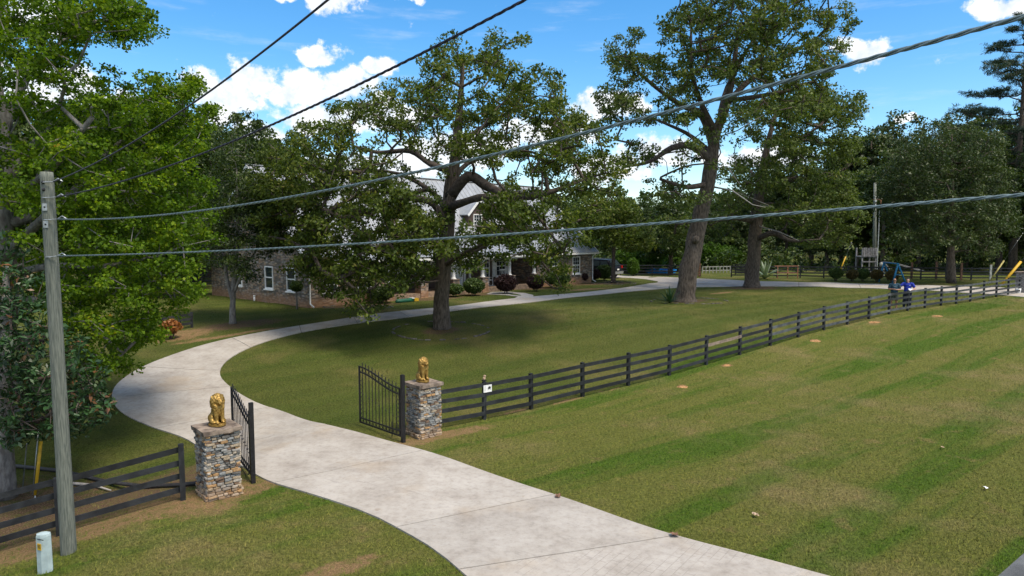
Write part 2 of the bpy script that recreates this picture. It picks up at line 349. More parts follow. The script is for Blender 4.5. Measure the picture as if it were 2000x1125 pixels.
# bare or mulched patches: centre, half axes along/across the fence direction, kind (0 dirt, 1 mulch)
def patch(px, py, ra, rb, k): g = G(px, py); return (g.x, g.y, ra, rb, k)
patches = [(-9.2, 14.6, 4.2, 1.7, 1), (-11.8, 14.3, 3.2, 2.4, 1), (-8.0, 13.1, 3.6, 0.75, 0), (-6.5, 13.9, 1.0, 0.9, 0), (-5.7, 14.7, 0.9, 0.35, 0), (-2.55, 18.1, 0.9, 0.42, 0), (-1.6, 18.8, 1.4, 0.4, 0), (-9.6, 12.4, 1.5, 0.5, 0),
           patch(862, 645, 1.1, .8, 1), patch(1345, 588, 1.7, 1.1, 1), patch(1468, 562, 2.6, 2.0, 1), patch(470, 634, 2.3, 1.0, 1), patch(1198, 553, 1.9, 1.3, 1), patch(350, 655, 1.6, 1.2, 0),
           patch(1333, 755, 0.3, 0.2, 0), patch(1592, 665, 0.4, 0.2, 0), patch(1420, 714, 0.35, 0.2, 0), patch(1708, 630, 0.7, 0.2, 0), patch(1830, 618, 0.6, 0.22, 0), patch(660, 1112, 0.9, 0.3, 0), patch(1150, 565, 3, 0.5, 0), patch(1010, 803, 1.0, 0.13, 0), patch(1110, 782, 0.9, 0.13, 0), patch(1190, 762, 0.7, 0.1, 0),
           patch(1410, 572, 1.6, 0.4, 0), patch(420, 660, 2.0, 0.3, 0), patch(510, 645, 1.4, 0.25, 0)]
def house_pt(t, s): return (HOUSE_O.x + HA.x * t + HB.x * s, HOUSE_O.y + HA.y * t + HB.y * s)
HOUSE_O = G(607, 602); HANG = R(48); HA = Vector((math.cos(HANG), math.sin(HANG), 0)); HB = Vector((-math.sin(HANG), math.cos(HANG), 0))
for t, s, ra, rb in [(2.8, -0.9, 3.0, 1.0), (8.5, -1.0, 2.6, 1.1), (13.5, -1.0, 2.4, 1.0), (20.5, -1.0, 3.4, 1.1), (26, -1.1, 3, 1.2)]:
    hx, hy = house_pt(t, s); patches.append((hx, hy, ra, rb, 1))

def ground_color(t, pos):
    flat = t.vm('MULTIPLY', pos, (1, 1, 0)).outputs[0]
    s_ = t.vm('DOT_PRODUCT', flat, tuple(FD)).outputs['Value']; n_ = t.vm('DOT_PRODUCT', flat, tuple(FN)).outputs['Value']
    st = t.n('ShaderNodeCombineXYZ', {0: t.math('MULTIPLY', s_, 0.055), 1: t.math('MULTIPLY', n_, 0.70)}).outputs[0]
    streak = t.rng(t.noise(st, 1.0, 4, 0.6), 0.46, 0.60)
    olive, green, tan, deep = (0.138, 0.148, 0.037), (0.070, 0.122, 0.016), (0.245, 0.190, 0.095), (0.066, 0.080, 0.020)
    c = t.mix(streak, olive, green)
    big = t.noise(flat, 0.22, 4, 0.6)
    c = t.mix(t.math('MULTIPLY', t.rng(big, 0.48, 0.70), 0.6), c, tan)
    mid = t.noise(flat, 1.3, 5, 0.65)
    c = t.mix(t.math('MULTIPLY', t.rng(mid, 0.5, 0.68), 0.6), c, (0.105, 0.130, 0.028))
    c = t.mix(t.math('MULTIPLY', t.rng(mid, 0.44, 0.3), 0.5), c, (0.22, 0.165, 0.078))
    # inside the road fence the turf is a deeper, better kept green with mower lines
    inn = t.rng(t.math('ADD', n_, t.math('MULTIPLY', mid, 0.3)), FN.dot(Vector((-0.8, 20.2, 0))) - 0.2, FN.dot(Vector((-0.8, 20.2, 0))) - 1.6)
    mow = t.math('SINE', t.math('MULTIPLY', n_, 3.4)); mow = t.rng(mow, -0.6, 0.6)
    lawn = t.mix(t.math('MULTIPLY', mow, 0.45), (0.072, 0.092, 0.022), (0.100, 0.116, 0.030))
    lawn = t.mix(t.math('MULTIPLY', t.rng(big, 0.48, 0.68), 0.65), lawn, (0.165, 0.145, 0.052))
    lawn = t.mix(t.math('MULTIPLY', t.rng(t.noise(flat, 0.35, 4), 0.52, 0.68), 0.7), lawn, deep)
    c = t.mix(t.math('MULTIPLY', inn, 0.8), c, lawn)
    return c, flat, mid

M_ground = bpy.data.materials.new('turf'); M_ground.use_nodes = True; t = NT(M_ground.node_tree)
pos = t.n('ShaderNodeNewGeometry').outputs['Position']
c, flat, mid = ground_color(t, pos)
fine = t.noise(flat, 14, 6, 0.75); fine2 = t.noise(flat, 45, 4, 0.7)
c = t.mix(1.0, c, t.ramp(fine, [(0.3, (0.35, 0.36, 0.34)), (0.5, (0.92, 0.92, 0.9)), (0.7, (1.6, 1.5, 1.4))]), 'MULTIPLY')
c = t.mix(1.0, c, t.ramp(fine2, [(0.3, (0.6, 0.6, 0.6)), (0.7, (1.4, 1.4, 1.35))]), 'MULTIPLY')
dn = t.noise(flat, 2.4, 6, 0.75); spk = t.noise(flat, 30, 5, 0.7); dn2 = t.noise(flat, 11, 4, 0.7)
brk = t.math('ADD', t.math('MULTIPLY', t.math('SUBTRACT', dn, 0.5), 1.5), t.math('MULTIPLY', t.math('SUBTRACT', dn2, 0.5), 0.9))
for nm, col in (('mulch', t.ramp(spk, [(0.34, (0.035, 0.020, 0.014)), (0.5, (0.13, 0.075, 0.05)), (0.66, (0.31, 0.21, 0.14))])), ('dirt', t.ramp(spk, [(0.34, (0.13, 0.085, 0.045)), (0.5, (0.27, 0.165, 0.085)), (0.66, (0.44, 0.28, 0.15))]))):
    m_ = t.rng(t.math('ADD', t.n('ShaderNodeAttribute', attribute_name=nm).outputs['Fac'], brk), -0.05, 0.35)
    c = t.mix(t.math('MULTIPLY', t.math('MULTIPLY', m_, t.rng(t.noise(flat, 4.2, 5, 0.75), 0.36, 0.56, 0.35, 1.0)), 0.9), c, col)
bn = t.n('ShaderNodeBump', {'Height': t.math('ADD', fine, fine2), 'Strength': 0.9, 'Distance': 0.06})
t.n('ShaderNodeOutputMaterial', {0: t.n('ShaderNodeBsdfPrincipled', {'Base Color': c, 'Roughness': 0.95, 'Specular IOR Level': 0.1, 'Normal': bn})})

def graded(lo, hi, fine_lo, fine_hi, step):
    a = list(np.arange(fine_lo, fine_hi + 1e-6, step)); s = step; x = fine_hi
    while x < hi: s *= 1.25; x += s; a.append(x)
    s = step; x = fine_lo
    while x > lo: s *= 1.25; x -= s; a.insert(0, x)
    return np.array(a)
gx, gy = graded(-2500, 2500, -30, 46, 0.25), graded(-600, 3000, 4, 66, 0.25)
X, Y = np.meshgrid(gx, gy); Z = H(X, Y)
nx_, ny_ = len(gx), len(gy); ii = np.arange(nx_ * ny_).reshape(ny_, nx_)
# the land is lowered under concrete so that the slabs lie in it, not on it
P2 = np.stack([X.ravel(), Y.ravel()], 1); V = np.stack([X.ravel(), Y.ravel(), Z.ravel()], 1)
Q = np.stack([ii[:-1, :-1], ii[:-1, 1:], ii[1:, 1:], ii[1:, :-1]], -1).reshape(-1, 4)
ground = link('ground', np_mesh('ground', V, Q, 4, smooth=True), M_ground); tag(ground, kind='structure')
for kk, nm in ((0, 'dirt'), (1, 'mulch')):
    fld = np.full(len(P2), -1.0)
    for (x, y, ra, rb, k) in patches:
        if k != kk: continue
        q = P2 - np.array([x, y]); fld = np.maximum(fld, 1 - np.hypot(q @ np.array(FD)[:2] / ra, q @ np.array(FN)[:2] / rb))
    at0 = ground.data.attributes.new(nm, 'FLOAT', 'POINT'); at0.data.foreach_set('value', np.clip(fld, -1, 1).astype(np.float32))

# ---------------------------------------------------------------- concrete drive: slabs with open joints
def concrete(name, stamped=False):
    m = bpy.data.materials.new(name); m.use_nodes = True; t = NT(m.node_tree)
    pos = t.n('ShaderNodeNewGeometry').outputs['Position']
    flat = t.vm('MULTIPLY', pos, (1, 1, 0)).outputs[0]
    c = t.ramp(t.noise(flat, 0.9, 6, 0.7), [(0.3, (0.27, 0.242, 0.212)), (0.48, (0.36, 0.333, 0.298)), (0.7, (0.43, 0.405, 0.37))])
    c = t.mix(t.math('MULTIPLY', t.rng(t.noise(flat, 0.35, 4, 0.6), 0.52, 0.7), 0.5), c, (0.35, 0.275, 0.19))
    s_ = t.vm('DOT_PRODUCT', flat, (0.8, -0.6, 0)).outputs['Value']; n_ = t.vm('DOT_PRODUCT', flat, (0.6, 0.8, 0)).outputs['Value']
    br = t.n('ShaderNodeCombineXYZ', {0: t.math('MULTIPLY', s_, 0.5), 1: t.math('MULTIPLY', n_, 3.0)}).outputs[0]
    c = t.mix(t.math('MULTIPLY', t.rng(t.noise(br, 2.2, 6, 0.7), 0.55, 0.75), 0.45), c, (0.19, 0.175, 0.16))
    c = t.mix(1.0, c, t.ramp(t.noise(flat, 7, 6, 0.75), [(0.32, (0.80, 0.79, 0.78)), (0.5, (1, 1, 1)), (0.7, (1.07, 1.07, 1.07))]), 'MULTIPLY')
    c = t.mix(t.math('MULTIPLY', t.rng(t.noise(flat, 3.1, 3, 0.5), 0.68, 0.74), 0.35), c, (0.20, 0.15, 0.10))
    oi = t.n('ShaderNodeObjectInfo').outputs['Random']
    c = t.mix(1.0, c, t.ramp(oi, [(0, (0.93, 0.93, 0.93)), (1, (1.05, 1.04, 1.03))]), 'MULTIPLY')
    h = t.noise(flat, 30, 6, 0.7)
    if stamped:
        bt = t.n('ShaderNodeTexBrick', {'Vector': t.n('ShaderNodeCombineXYZ', {0: n_, 1: s_}).outputs[0], 'Scale': 1.0, 'Mortar Size': 0.005, 'Brick Width': 0.30, 'Row Height': 0.15})
        part = t.rng(t.noise(flat, 0.8, 3), 0.42, 0.55)
        c = t.mix(t.math('MULTIPLY', t.math('MULTIPLY', bt.outputs['Fac'], part), 0.6), c, (0.20, 0.18, 0.16))
    bn = t.n('ShaderNodeBump', {'Height': h, 'Strength': 0.25, 'Distance': 0.02})
    t.n('ShaderNodeOutputMaterial', {0: t.n('ShaderNodeBsdfPrincipled', {'Base Color': c, 'Roughness': 0.85, 'Specular IOR Level': 0.25, 'Normal': bn})}); return m
M_conc, M_concS = concrete('concrete'), concrete('stamped_concrete', True)
M_joint = mat('joint_dirt', (0.10, 0.075, 0.05), 0.95, 0.3, 20, 0.3)
TOP = 0.035
def strip(A, B, z0, nacross=8):
    n = len(A); V = []
    for i in range(n):
        for k in range(nacross + 1):
            p = A[i] + (B[i] - A[i]) * k / nacross; V.append((p[0], p[1], gz(p[0], p[1]) + z0))
    m = nacross + 1
    return V, [(i * m + k, i * m + k + 1, (i + 1) * m + k + 1, (i + 1) * m + k) for i in range(n - 1) for k in range(nacross)]
V, Fc = strip(DI_r, DO_r, 0.012)
drive = link('driveway', mesh('driveway', V, Fc), M_joint); tag(drive, kind='structure')
mid_line = (DI_r + DO_r) / 2; cs = cum(mid_line)
jpx = [(1085 + 240, 1049), (1085, 972), (820, 884), (640, 832), (520, 798), (437, 758), (432, 724), (490, 681), (590, 650), (700, 632), (800, 620), (900, 607), (1000, 595), (1100, 583), (1200, 573), (1300, 564), (1440, 560), (1560, 560), (1680, 563), (1780, 567)]
cuts = sorted(set([0, NS - 1] + [int(np.argmin(((DI_r - np.array(G(*p))[:2]) ** 2).sum(1))) for p in jpx]))
cuts = [c_ for i, c_ in enumerate(cuts) if i == 0 or c_ - cuts[i - 1] > 3]
for i, (a, b) in enumerate(zip(cuts[:-1], cuts[1:])):
    A, B = DI_r[a:b + 1].copy(), DO_r[a:b + 1].copy()
    if len(A) < 2: continue
    for E_ in (A, B):                       # open a joint at both ends
        for j, k in ((0, 1), (-1, -2)):
            d = E_[k] - E_[j]; L_ = np.linalg.norm(d)
            if L_ > 1e-6: E_[j] = E_[j] + d / L_ * min(0.014, L_ * 0.4)
    V, Fc = strip(A, B, TOP); n = len(V); m_ = 9
    ring = [k for k in range(m_)] + [r_ * m_ + 8 for r_ in range(1, len(A))] + [(len(A) - 1) * m_ + k for k in range(7, -1, -1)] + [r_ * m_ for r_ in range(len(A) - 2, 0, -1)]
    V += [(V[k][0], V[k][1], V[k][2] - 0.12) for k in ring]
    Fc = list(Fc) + [(ring[k], n + k, n + (k + 1) % len(ring), ring[(k + 1) % len(ring)]) for k in range(len(ring))]
    link('slab', mesh('slab', V, Fc), M_concS if i == 0 else M_conc, drive)
def apron(name, poly, z, m, kind='structure'):
    bm = bmesh.new(); vs = [bm.verts.new((p[0], p[1], gz(p[0], p[1]) + z)) for p in poly]; f = bm.faces.new(vs)
    r = bmesh.ops.extrude_face_region(bm, geom=[f]); bmesh.ops.translate(bm, verts=[v for v in r['geom'] if isinstance(v, bmesh.types.BMVert)], vec=(0, 0, -0.1))
    bmesh.ops.recalc_face_normals(bm, faces=bm.faces); me = bpy.data.meshes.new(name); bm.to_mesh(me); bm.free(); o = link(name, me, m); tag(o, kind=kind); return o
apron('parking_court', branch_poly, TOP - 0.006, M_conc); apron('front_walk', walk_poly, TOP - 0.006, M_conc)
# the lane the camera hovers over
M_asph = mat('asphalt', (0.11, 0.118, 0.124), 0.9, 0.2, 1.5, 0.6, 60)
rp = []; rd = FD.copy()
A = [road_pt + rd * s for s in np.arange(-120, 121, 2.0)]; B = [p + FN * 6.2 for p in A]
V = []
for a, b in zip(A, B):
    for k in range(5): p = a + (b - a) * k / 4; V.append((p.x, p.y, gz(p.x, p.y) + 0.03 + 0.05 * (1 - (k / 2 - 1) ** 2)))
road = link('road', mesh('road', V, [(i * 5 + k, i * 5 + k + 1, i * 5 + k + 6, i * 5 + k + 5) for i in range(len(A) - 1) for k in range(4)], True), M_asph); tag(road, kind='structure')

# ---------------------------------------------------------------- grass blades (countless: stuff)
rng = np.random.default_rng(3)
M_blade = bpy.data.materials.new('grass_blades'); M_blade.use_nodes = True; t = NT(M_blade.node_tree)
c, flat, mid = ground_color(t, t.n('ShaderNodeNewGeometry').outputs['Position'])
va = t.n('ShaderNodeAttribute', attribute_name='v').outputs['Fac']
c = t.mix(1.0, c, t.ramp(va, [(0, (0.45, 0.5, 0.4)), (0.5, (0.95, 1.0, 0.85)), (0.85, (1.3, 1.28, 1.1)), (1, (1.65, 1.45, 1.35))]), 'MULTIPLY')
nrm = t.vm('NORMALIZE', t.vm('ADD', t.vm('MULTIPLY', t.n('ShaderNodeNewGeometry').outputs['Normal'], (0.5, 0.5, 0.5)).outputs[0], (0, 0, 1)).outputs[0]).outputs[0]
t.n('ShaderNodeOutputMaterial', {0: t.n('ShaderNodeBsdfDiffuse', {'Color': c, 'Normal': nrm})})
NB = 520000
yy = 7.5 + (62 - 7.5) * rng.random(NB) ** 2.3; xx = (rng.random(NB) * 2 - 1) * (0.80 * yy + 1.5)
PB = np.stack([xx, yy], 1)
keep = ~inside(PB, drive_poly) & ~inside(PB, branch_poly) & ~inside(PB, walk_poly)
dr = (PB - np.array(road_pt)[:2]) @ np.array(FN)[:2]; keep &= dr < -0.05 + 0.15 * rng.random(NB)
for (x, y, ra, rb, k) in patches:
    if ra < 0.75: continue
    q = PB - np.array([x, y]); a = q @ np.array(FD)[:2] / ra; b = q @ np.array(FN)[:2] / rb; keep &= (np.hypot(a, b) + rng.normal(0, 0.25, NB)) > 0.95
keep |= (rng.random(NB) < 0.10) & ~inside(PB, drive_poly) & ~inside(PB, branch_poly) & ~inside(PB, walk_poly) & (dr < 0) & (PB[:, 1] < 30); PB = PB[keep]; n = len(PB)
hgt = rng.uniform(0.022, 0.06, n); wd = rng.uniform(0.006, 0.012, n) * (0.6 + PB[:, 1] / 18)
an = rng.uniform(0, 2 * np.pi, n); lean = rng.normal(0, 0.03, (n, 2)); z = H(PB[:, 0], PB[:, 1])
V = np.zeros((n, 3, 3)); dx, dy = np.cos(an) * wd / 2, np.sin(an) * wd / 2
V[:, 0] = np.stack([PB[:, 0] - dx, PB[:, 1] - dy, z - 0.005], 1); V[:, 1] = np.stack([PB[:, 0] + dx, PB[:, 1] + dy, z - 0.005], 1); V[:, 2] = np.stack([PB[:, 0] + lean[:, 0], PB[:, 1] + lean[:, 1], z + hgt], 1)
grass = link('grass', np_mesh('grass', V.reshape(-1, 3), np.arange(n * 3), 3, rng.random(n)), M_blade)
tag(grass, 'short mown lawn grass on both sides of the black board fence', 'grass', kind='stuff')

# ---------------------------------------------------------------- trees
def leaves_geo(cent, cr, per, L, W, rs, flat=0.65, cv=None, updir=0.7):
    n = len(cent); N = n * per; ctr = np.repeat(cent, per, 0); rad = np.repeat(cr, per)[:, None] if hasattr(cr, '__len__') else cr
    d = rs.normal(size=(N, 3)); d /= np.linalg.norm(d, axis=1)[:, None]
    off = d * (rs.random((N, 1)) ** 0.5) * rad; off[:, 2] *= flat
    p = ctr + off
    a = rs.normal(size=(N, 3)) + d * 0.6; a[:, 2] -= 0.15; a /= np.linalg.norm(a, axis=1)[:, None]
    nn = rs.normal(size=(N, 3)) * 0.75 + d * 0.35; nn[:, 2] += updir; b = np.cross(nn, a); b /= np.linalg.norm(b, axis=1)[:, None] + 1e-9; nn = np.cross(a, b)
    s = rs.uniform(0.65, 1.25, (N, 1)); l = L * s; wv_ = W * s * 0.5
    V = np.stack([p - a * l * 0.5, p + b * wv_ + nn * wv_ * 0.35, p + a * l * 0.5 - nn * l * 0.1, p - b * wv_ + nn * wv_ * 0.35], 1)
    cvv = rs.random(n) if cv is None else cv
    v = np.clip(0.35 * np.repeat(cvv, per) + 0.65 * rs.random(N), 0, 0.995)
    return V.reshape(-1, 3), v
def grow(preset, clumps, rs, tip=0.013, step=0.55, expo=2.3, upw=0.25):
    """preset: list of (pos, parent, radius). Each clump is tied by a curved twig to the nearest wood."""
    cap = len(preset) + len(clumps) * 40
    pos = np.zeros((cap, 3)); par = np.full(cap, -1); pr = np.zeros(cap); n = 0
    for (p, q, r) in preset: pos[n] = p; par[n] = q; pr[n] = r; n += 1
    base = pos[:n].copy(); npre = n
    dist = np.array([np.min(np.linalg.norm(base - c_, axis=1)) for c_ in clumps]); tips = []
    for ci in np.argsort(dist):
        c_ = clumps[ci]; dv = c_ - pos[:n]; dd = np.linalg.norm(dv, axis=1)
        cost = dd * (1 + 0.5 * np.clip(-dv[:, 2] / (dd + 1e-6), 0, 1))
        j = int(np.argmin(cost)); L = dd[j]; k = max(1, int(L / step))
        if n + k + 1 >= cap: break
        p0 = pos[j]; pd = p0 - pos[par[j]] if par[j] >= 0 else np.array([0, 0, 1.0]); pd = pd / (np.linalg.norm(pd) + 1e-9)
        ctrl = p0 + pd * L * 0.25 + (c_ - p0) * 0.3 + rs.normal(0, 0.08, 3) * L + np.array([0, 0, upw * 0.3 * L]); q = j
        for i in range(1, k + 1):
            u = i / k; pos[n] = (1 - u) ** 2 * p0 + 2 * u * (1 - u) * ctrl + u * u * c_
            if i < k: pos[n] += rs.normal(0, 0.05, 3)
            par[n] = q; q = n; n += 1
        tips.append(n - 1)
    load = np.zeros(n); load[tips] = tip ** expo
    for i in range(n - 1, npre - 1, -1): load[par[i]] += load[i]
    for i in range(npre - 1, 0, -1): load[par[i]] += load[i] * 0.5
    rad = np.maximum(np.maximum(load, tip ** expo) ** (1 / expo), pr[:n])
    return pos[:n], par[:n], rad, npre
def wood_geo(pos, par, rad, start, npre):
    V = []; Fc = []; o = 0
    i = np.arange(start, len(pos)); a = pos[par[i]]; b = pos[i]; ra = np.minimum(rad[par[i]], rad[i] * 1.35); rb = rad[i]
    d = b - a; L = np.linalg.norm(d, axis=1)[:, None] + 1e-9; d = d / L; a = a - d * np.minimum(ra[:, None] * 0.5, 0.1)
    ref = np.where(np.abs(d[:, 2:3]) > 0.9, np.array([[1.0, 0, 0]]), np.array([[0, 0, 1.0]])); u = np.cross(d, ref); u /= np.linalg.norm(u, axis=1)[:, None]; v = np.cross(d, u)
    S = 5; ang = np.arange(S) * 2 * np.pi / S
    ca = (np.cos(ang)[None, :, None] * u[:, None] + np.sin(ang)[None, :, None] * v[:, None])
    VV = np.concatenate([a[:, None] + ca * ra[:, None, None], b[:, None] + ca * rb[:, None, None]], 1)   # (n,2S,3)
    base = (np.arange(len(i)) * 2 * S)[:, None, None]
    k = np.arange(S); q = np.stack([k, (k + 1) % S, S + (k + 1) % S, S + k], -1)[None]
    return VV.reshape(-1, 3), (base + q).reshape(-1, 4)
def polyl(pts, step=0.5):
    out = [pts[0]]
    for (a, ra), (b, rb) in zip(pts[:-1], pts[1:]):
        L = (Vector(b) - Vector(a)).length; k = max(1, int(L / step))
        for i in range(1, k + 1): u = i / k; out.append((Vector(a).lerp(Vector(b), u), ra + (rb - ra) * u))
    return out
def smooth_poly(P):                        # Catmull-Rom through (point, radius)
    out = []
    for i in range(len(P) - 1):
        a, b, c_, d = P[max(i - 1, 0)], P[i], P[i + 1], P[min(i + 2, len(P) - 1)]
        for k in range(4):
            u = k / 4; f = lambda A, B, C_, D: 0.5 * (2 * B + (C_ - A) * u + (2 * A - 5 * B + 4 * C_ - D) * u * u + (3 * B - A - 3 * C_ + D) * u ** 3)
            out.append((Vector((f(a[0][0], b[0][0], c_[0][0], d[0][0]), f(a[0][1], b[0][1], c_[0][1], d[0][1]), f(a[0][2], b[0][2], c_[0][2], d[0][2]))), max(0.01, f(a[1], b[1], c_[1], d[1]))))
    out.append((Vector(P[-1][0]), P[-1][1])); return out
def build_tree(name, label, base, trunk, limbs, clumps, per, cr, LW, lm, bark, limbbark, seed, group=None, tip=0.013, flat=0.65, flare=1.22, cv=None, updir=0.7, dead=None):
    """trunk, limbs: lists of (world point, radius); a limb's first point is welded to the nearest wood before it."""
    rs = np.random.default_rng(seed); base = Vector(base)
    root = empty(name, base, 0, label, 'tree', group)
    tr = smooth_poly([(Vector(p), r) for p, r in trunk]); pre = []
    for i, (p, r) in enumerate(tr): pre.append((np.array(p), i - 1, r))
    lims = []
    for l in limbs:
        l = smooth_poly([(Vector(p), r) for p, r in l]); j = int(np.argmin([np.linalg.norm(q[0] - np.array(l[0][0])) for q in pre])); jj = j; chain = [(Vector(pre[j][0]), min(pre[j][2], l[0][1] * 1.3))]
        for p, r in l[1:]: pre.append((np.array(p), jj, r)); jj = len(pre) - 1; chain.append((p, r))
        lims.append(chain)
    clumps = np.asarray(clumps); pos, par, rad, npre = grow(pre, clumps, rs, tip)
    off = np.array(base)
    rads = [r for _, r in tr]; n0 = len(rads)
    for i in range(min(4, n0)): rads[i] *= 1 + (flare - 1) * (1 - i / 4) ** 2
    V, Fc = tube_geo([p - base for p, _ in tr], rads, 18, True, 0.30, seed); link('trunk', mesh('trunk', V, Fc, True), bark, root)
    for ch in lims: tube(root, 'limb', [p - base for p, _ in ch], [r for _, r in ch], limbbark, 8, True, 0.25, seed)
    VV, Q = wood_geo(pos, par, rad, npre, npre)
    b = link('branches', np_mesh('branches', VV - off, Q, 4, smooth=True), limbbark, root); tag(b, kind='stuff')
    if dead:
        for ch in dead: tube(root, 'dead_branch', [Vector(p) - base for p, _ in ch], [r for _, r in ch], M_dead, 5)
    LV, lv = leaves_geo(clumps - off, cr, per, LW[0], LW[1], rs, flat, cv, updir)
    cobj = link('crown', np_mesh('crown', LV, np.arange(len(LV)), 4, lv), lm, root); tag(cobj, kind='stuff')
    return root
def clumps_from(blobs, d0, cx, Rpx, Rdep, N, rs, squash=0.85):
    wts = np.array([b[2] * b[3] * (b[5] if len(b) > 5 else 1) for b in blobs], float); wts /= wts.sum(); out = []
    for bi in rs.choice(len(blobs), N, p=wts):
        b = blobs[bi]; r = math.sqrt(rs.random()); a = rs.random() * 2 * math.pi
        px = b[0] + r * math.cos(a) * b[2]; py = b[1] + r * math.sin(a) * b[3]
        D = Rdep * math.sqrt(max(0.08, 1 - min(1, ((px - cx) / Rpx) ** 2)))
        dep = d0 + (rs.random() * 2 - 1) * D * squash + (b[4] if len(b) > 4 else 0); out.append(np.array(at(px, py, dep)))
    return np.array(out)
def line(d0, pts): return [(at(px, py, d0 + dd), r) for px, py, dd, r in pts]

# -- oak before the house
b1 = G(862, 641); d1 = b1.y
oak1_blobs = [(870, 112, 55, 45, 0, .8), (990, 105, 50, 45, 0, .7), (930, 170, 110, 70), (1050, 185, 60, 55), (790, 205, 85, 48), (705, 228, 60, 36), (630, 262, 60, 32), (560, 300, 56, 34, 0, 1.6), (850, 265, 70, 40, 0, .6), (960, 265, 85, 55), (1085, 250, 65, 50), (1140, 275, 55, 40), (1120, 330, 90, 40), (1190, 335, 35, 30),
              (560, 360, 66, 50, 0, 1.5), (570, 430, 66, 56, 0, 1.6), (535, 400, 40, 50, 0, 1.6), (650, 475, 70, 66, 0, 1.7), (730, 385, 75, 45, 0, 1.3), (760, 440, 80, 62, 0, 1.6), (820, 490, 60, 55, 0, 1.6), (680, 540, 62, 42, 0, 1.7), (600, 500, 50, 40, 0, 1.6), (712, 590, 25, 35, 0, .7), (775, 525, 60, 40, 0, 1.6), (905, 490, 55, 40, 0, 1.4), (960, 430, 55, 45, 0, 1.3), (900, 320, 50, 35, 2, .5), (1020, 405, 60, 34, 0, 1.2), (660, 320, 80, 40, 0, .7), (780, 290, 60, 40, 0, .6),
              (1080, 520, 48, 28, -1), (1060, 482, 60, 26, -1), (1110, 400, 60, 45), (1150, 440, 48, 35), (1195, 395, 40, 38), (1112, 562, 16, 20, -1, .5), (620, 400, 70, 50), (830, 410, 50, 50, 0, 1.2), (990, 480, 45, 30, 0, 1.3), (1000, 440, 90, 35, 0, 1.3), (620, 350, 60, 40, 0, 1.2), (740, 345, 70, 30, 0, 1.0), (800, 440, 60, 40, 0, 1.0), (1000, 330, 60, 35, 0, .7)]
rs = np.random.default_rng(11)
cl = clumps_from(oak1_blobs, d1, 870, 370, 7.0, 1580, rs)
trunk1 = line(d1, [(862, 645, 0, .41), (863, 600, 0, .38), (866, 540, 0, .36), (871, 470, 0, .35), (877, 400, 0.1, .33), (886, 335, 0.2, .28), (893, 270, 0.3, .22), (900, 190, 0.2, .14), (905, 120, 0, .07)])
limbs1 = [line(d1, [(882, 378, 0, .28), (915, 345, -0.5, .25), (950, 362, -0.9, .23), (985, 381, -1.2, .21), (1030, 384, -1.4, .17), (1085, 372, -1.5, .11), (1140, 350, -1.4, .06)]),
          line(d1, [(876, 405, 0, .2), (905, 395, -1.2, .18), (945, 385, -2, .16), (1000, 392, -2.6, .12), (1040, 410, -3.2, .08), (1085, 470, -3.6, .05)]),
          line(d1, [(872, 450, 0, .2), (848, 400, -1, .17), (800, 385, -2, .14), (735, 372, -2.5, .1), (660, 400, -3, .06)]),
          line(d1, [(884, 335, 0, .17), (840, 320, 0.8, .15), (800, 295, 1.2, .12), (740, 298, 1.4, .09), (690, 285, 1.2, .06)]),
          line(d1, [(888, 300, 0.2, .16), (925, 260, 1.2, .12), (985, 225, 2, .09), (1050, 200, 2, .05)]),
          line(d1, [(878, 390, 0, .16), (900, 330, 2.5, .13), (960, 300, 3.5, .1), (1040, 305, 4, .06)]),
          line(d1, [(868, 520, 0, .1), (905, 495, -2, .08), (960, 470, -3.5, .05)]), line(d1, [(870, 480, 0, .12), (820, 470, -2.5, .1), (740, 480, -4, .07), (690, 530, -4.5, .04)]),
          line(d1, [(874, 430, 0.1, .16), (850, 380, 2.5, .13), (780, 340, 4, .09), (700, 330, 4.5, .05)])]
build_tree('oak_tree', 'broad spreading oak standing between the curved drive and the stone house', b1, trunk1, limbs1, cl, 60, rs.uniform(.34, .62, len(cl)), (.175, .10), L_oak, M_bark, M_bark2, 11, updir=0.5, tip=.016)

# -- leaning oak with the old scar
b2 = G(1340, 589); d2 = b2.y
oak2_blobs = [(1450, 25, 100, 50), (1350, 60, 65, 52), (1550, 50, 80, 50), (1640, 35, 42, 30, 0, .8), (1225, 95, 38, 40, 0, .8), (1245, 135, 55, 34), (1200, 195, 42, 28), (1190, 245, 36, 28, 0, .8), (1265, 210, 55, 34, 0, .8), (1350, 140, 75, 52), (1450, 115, 90, 55), (1550, 130, 75, 46), (1615, 110, 45, 40), (1240, 305, 46, 28), (1295, 335, 46, 26), (1330, 380, 55, 28), (1420, 255, 50, 35, 0, .5), (1330, 205, 50, 34, 0, .7), (1480, 190, 60, 35, 0, .7), (1560, 190, 70, 40), (1350, 300, 36, 24, 0, .5), (1400, -60, 150, 50), (1560, -40, 110, 40), (1430, 330, 40, 26, 0, .5)]
rs = np.random.default_rng(12)
cl = clumps_from(oak2_blobs, d2, 1420, 270, 7.5, 820, rs)
trunk2 = line(d2, [(1338, 592, 0, .66), (1340, 560, 0, .60), (1347, 520, 0, .56), (1356, 475, 0.1, .54), (1366, 430, 0.1, .48), (1380, 370, 0, .43), (1390, 310, 0, .38), (1398, 260, 0, .30), (1418, 205, 0, .26), (1430, 150, 0, .18), (1440, 80, 0, .1)])
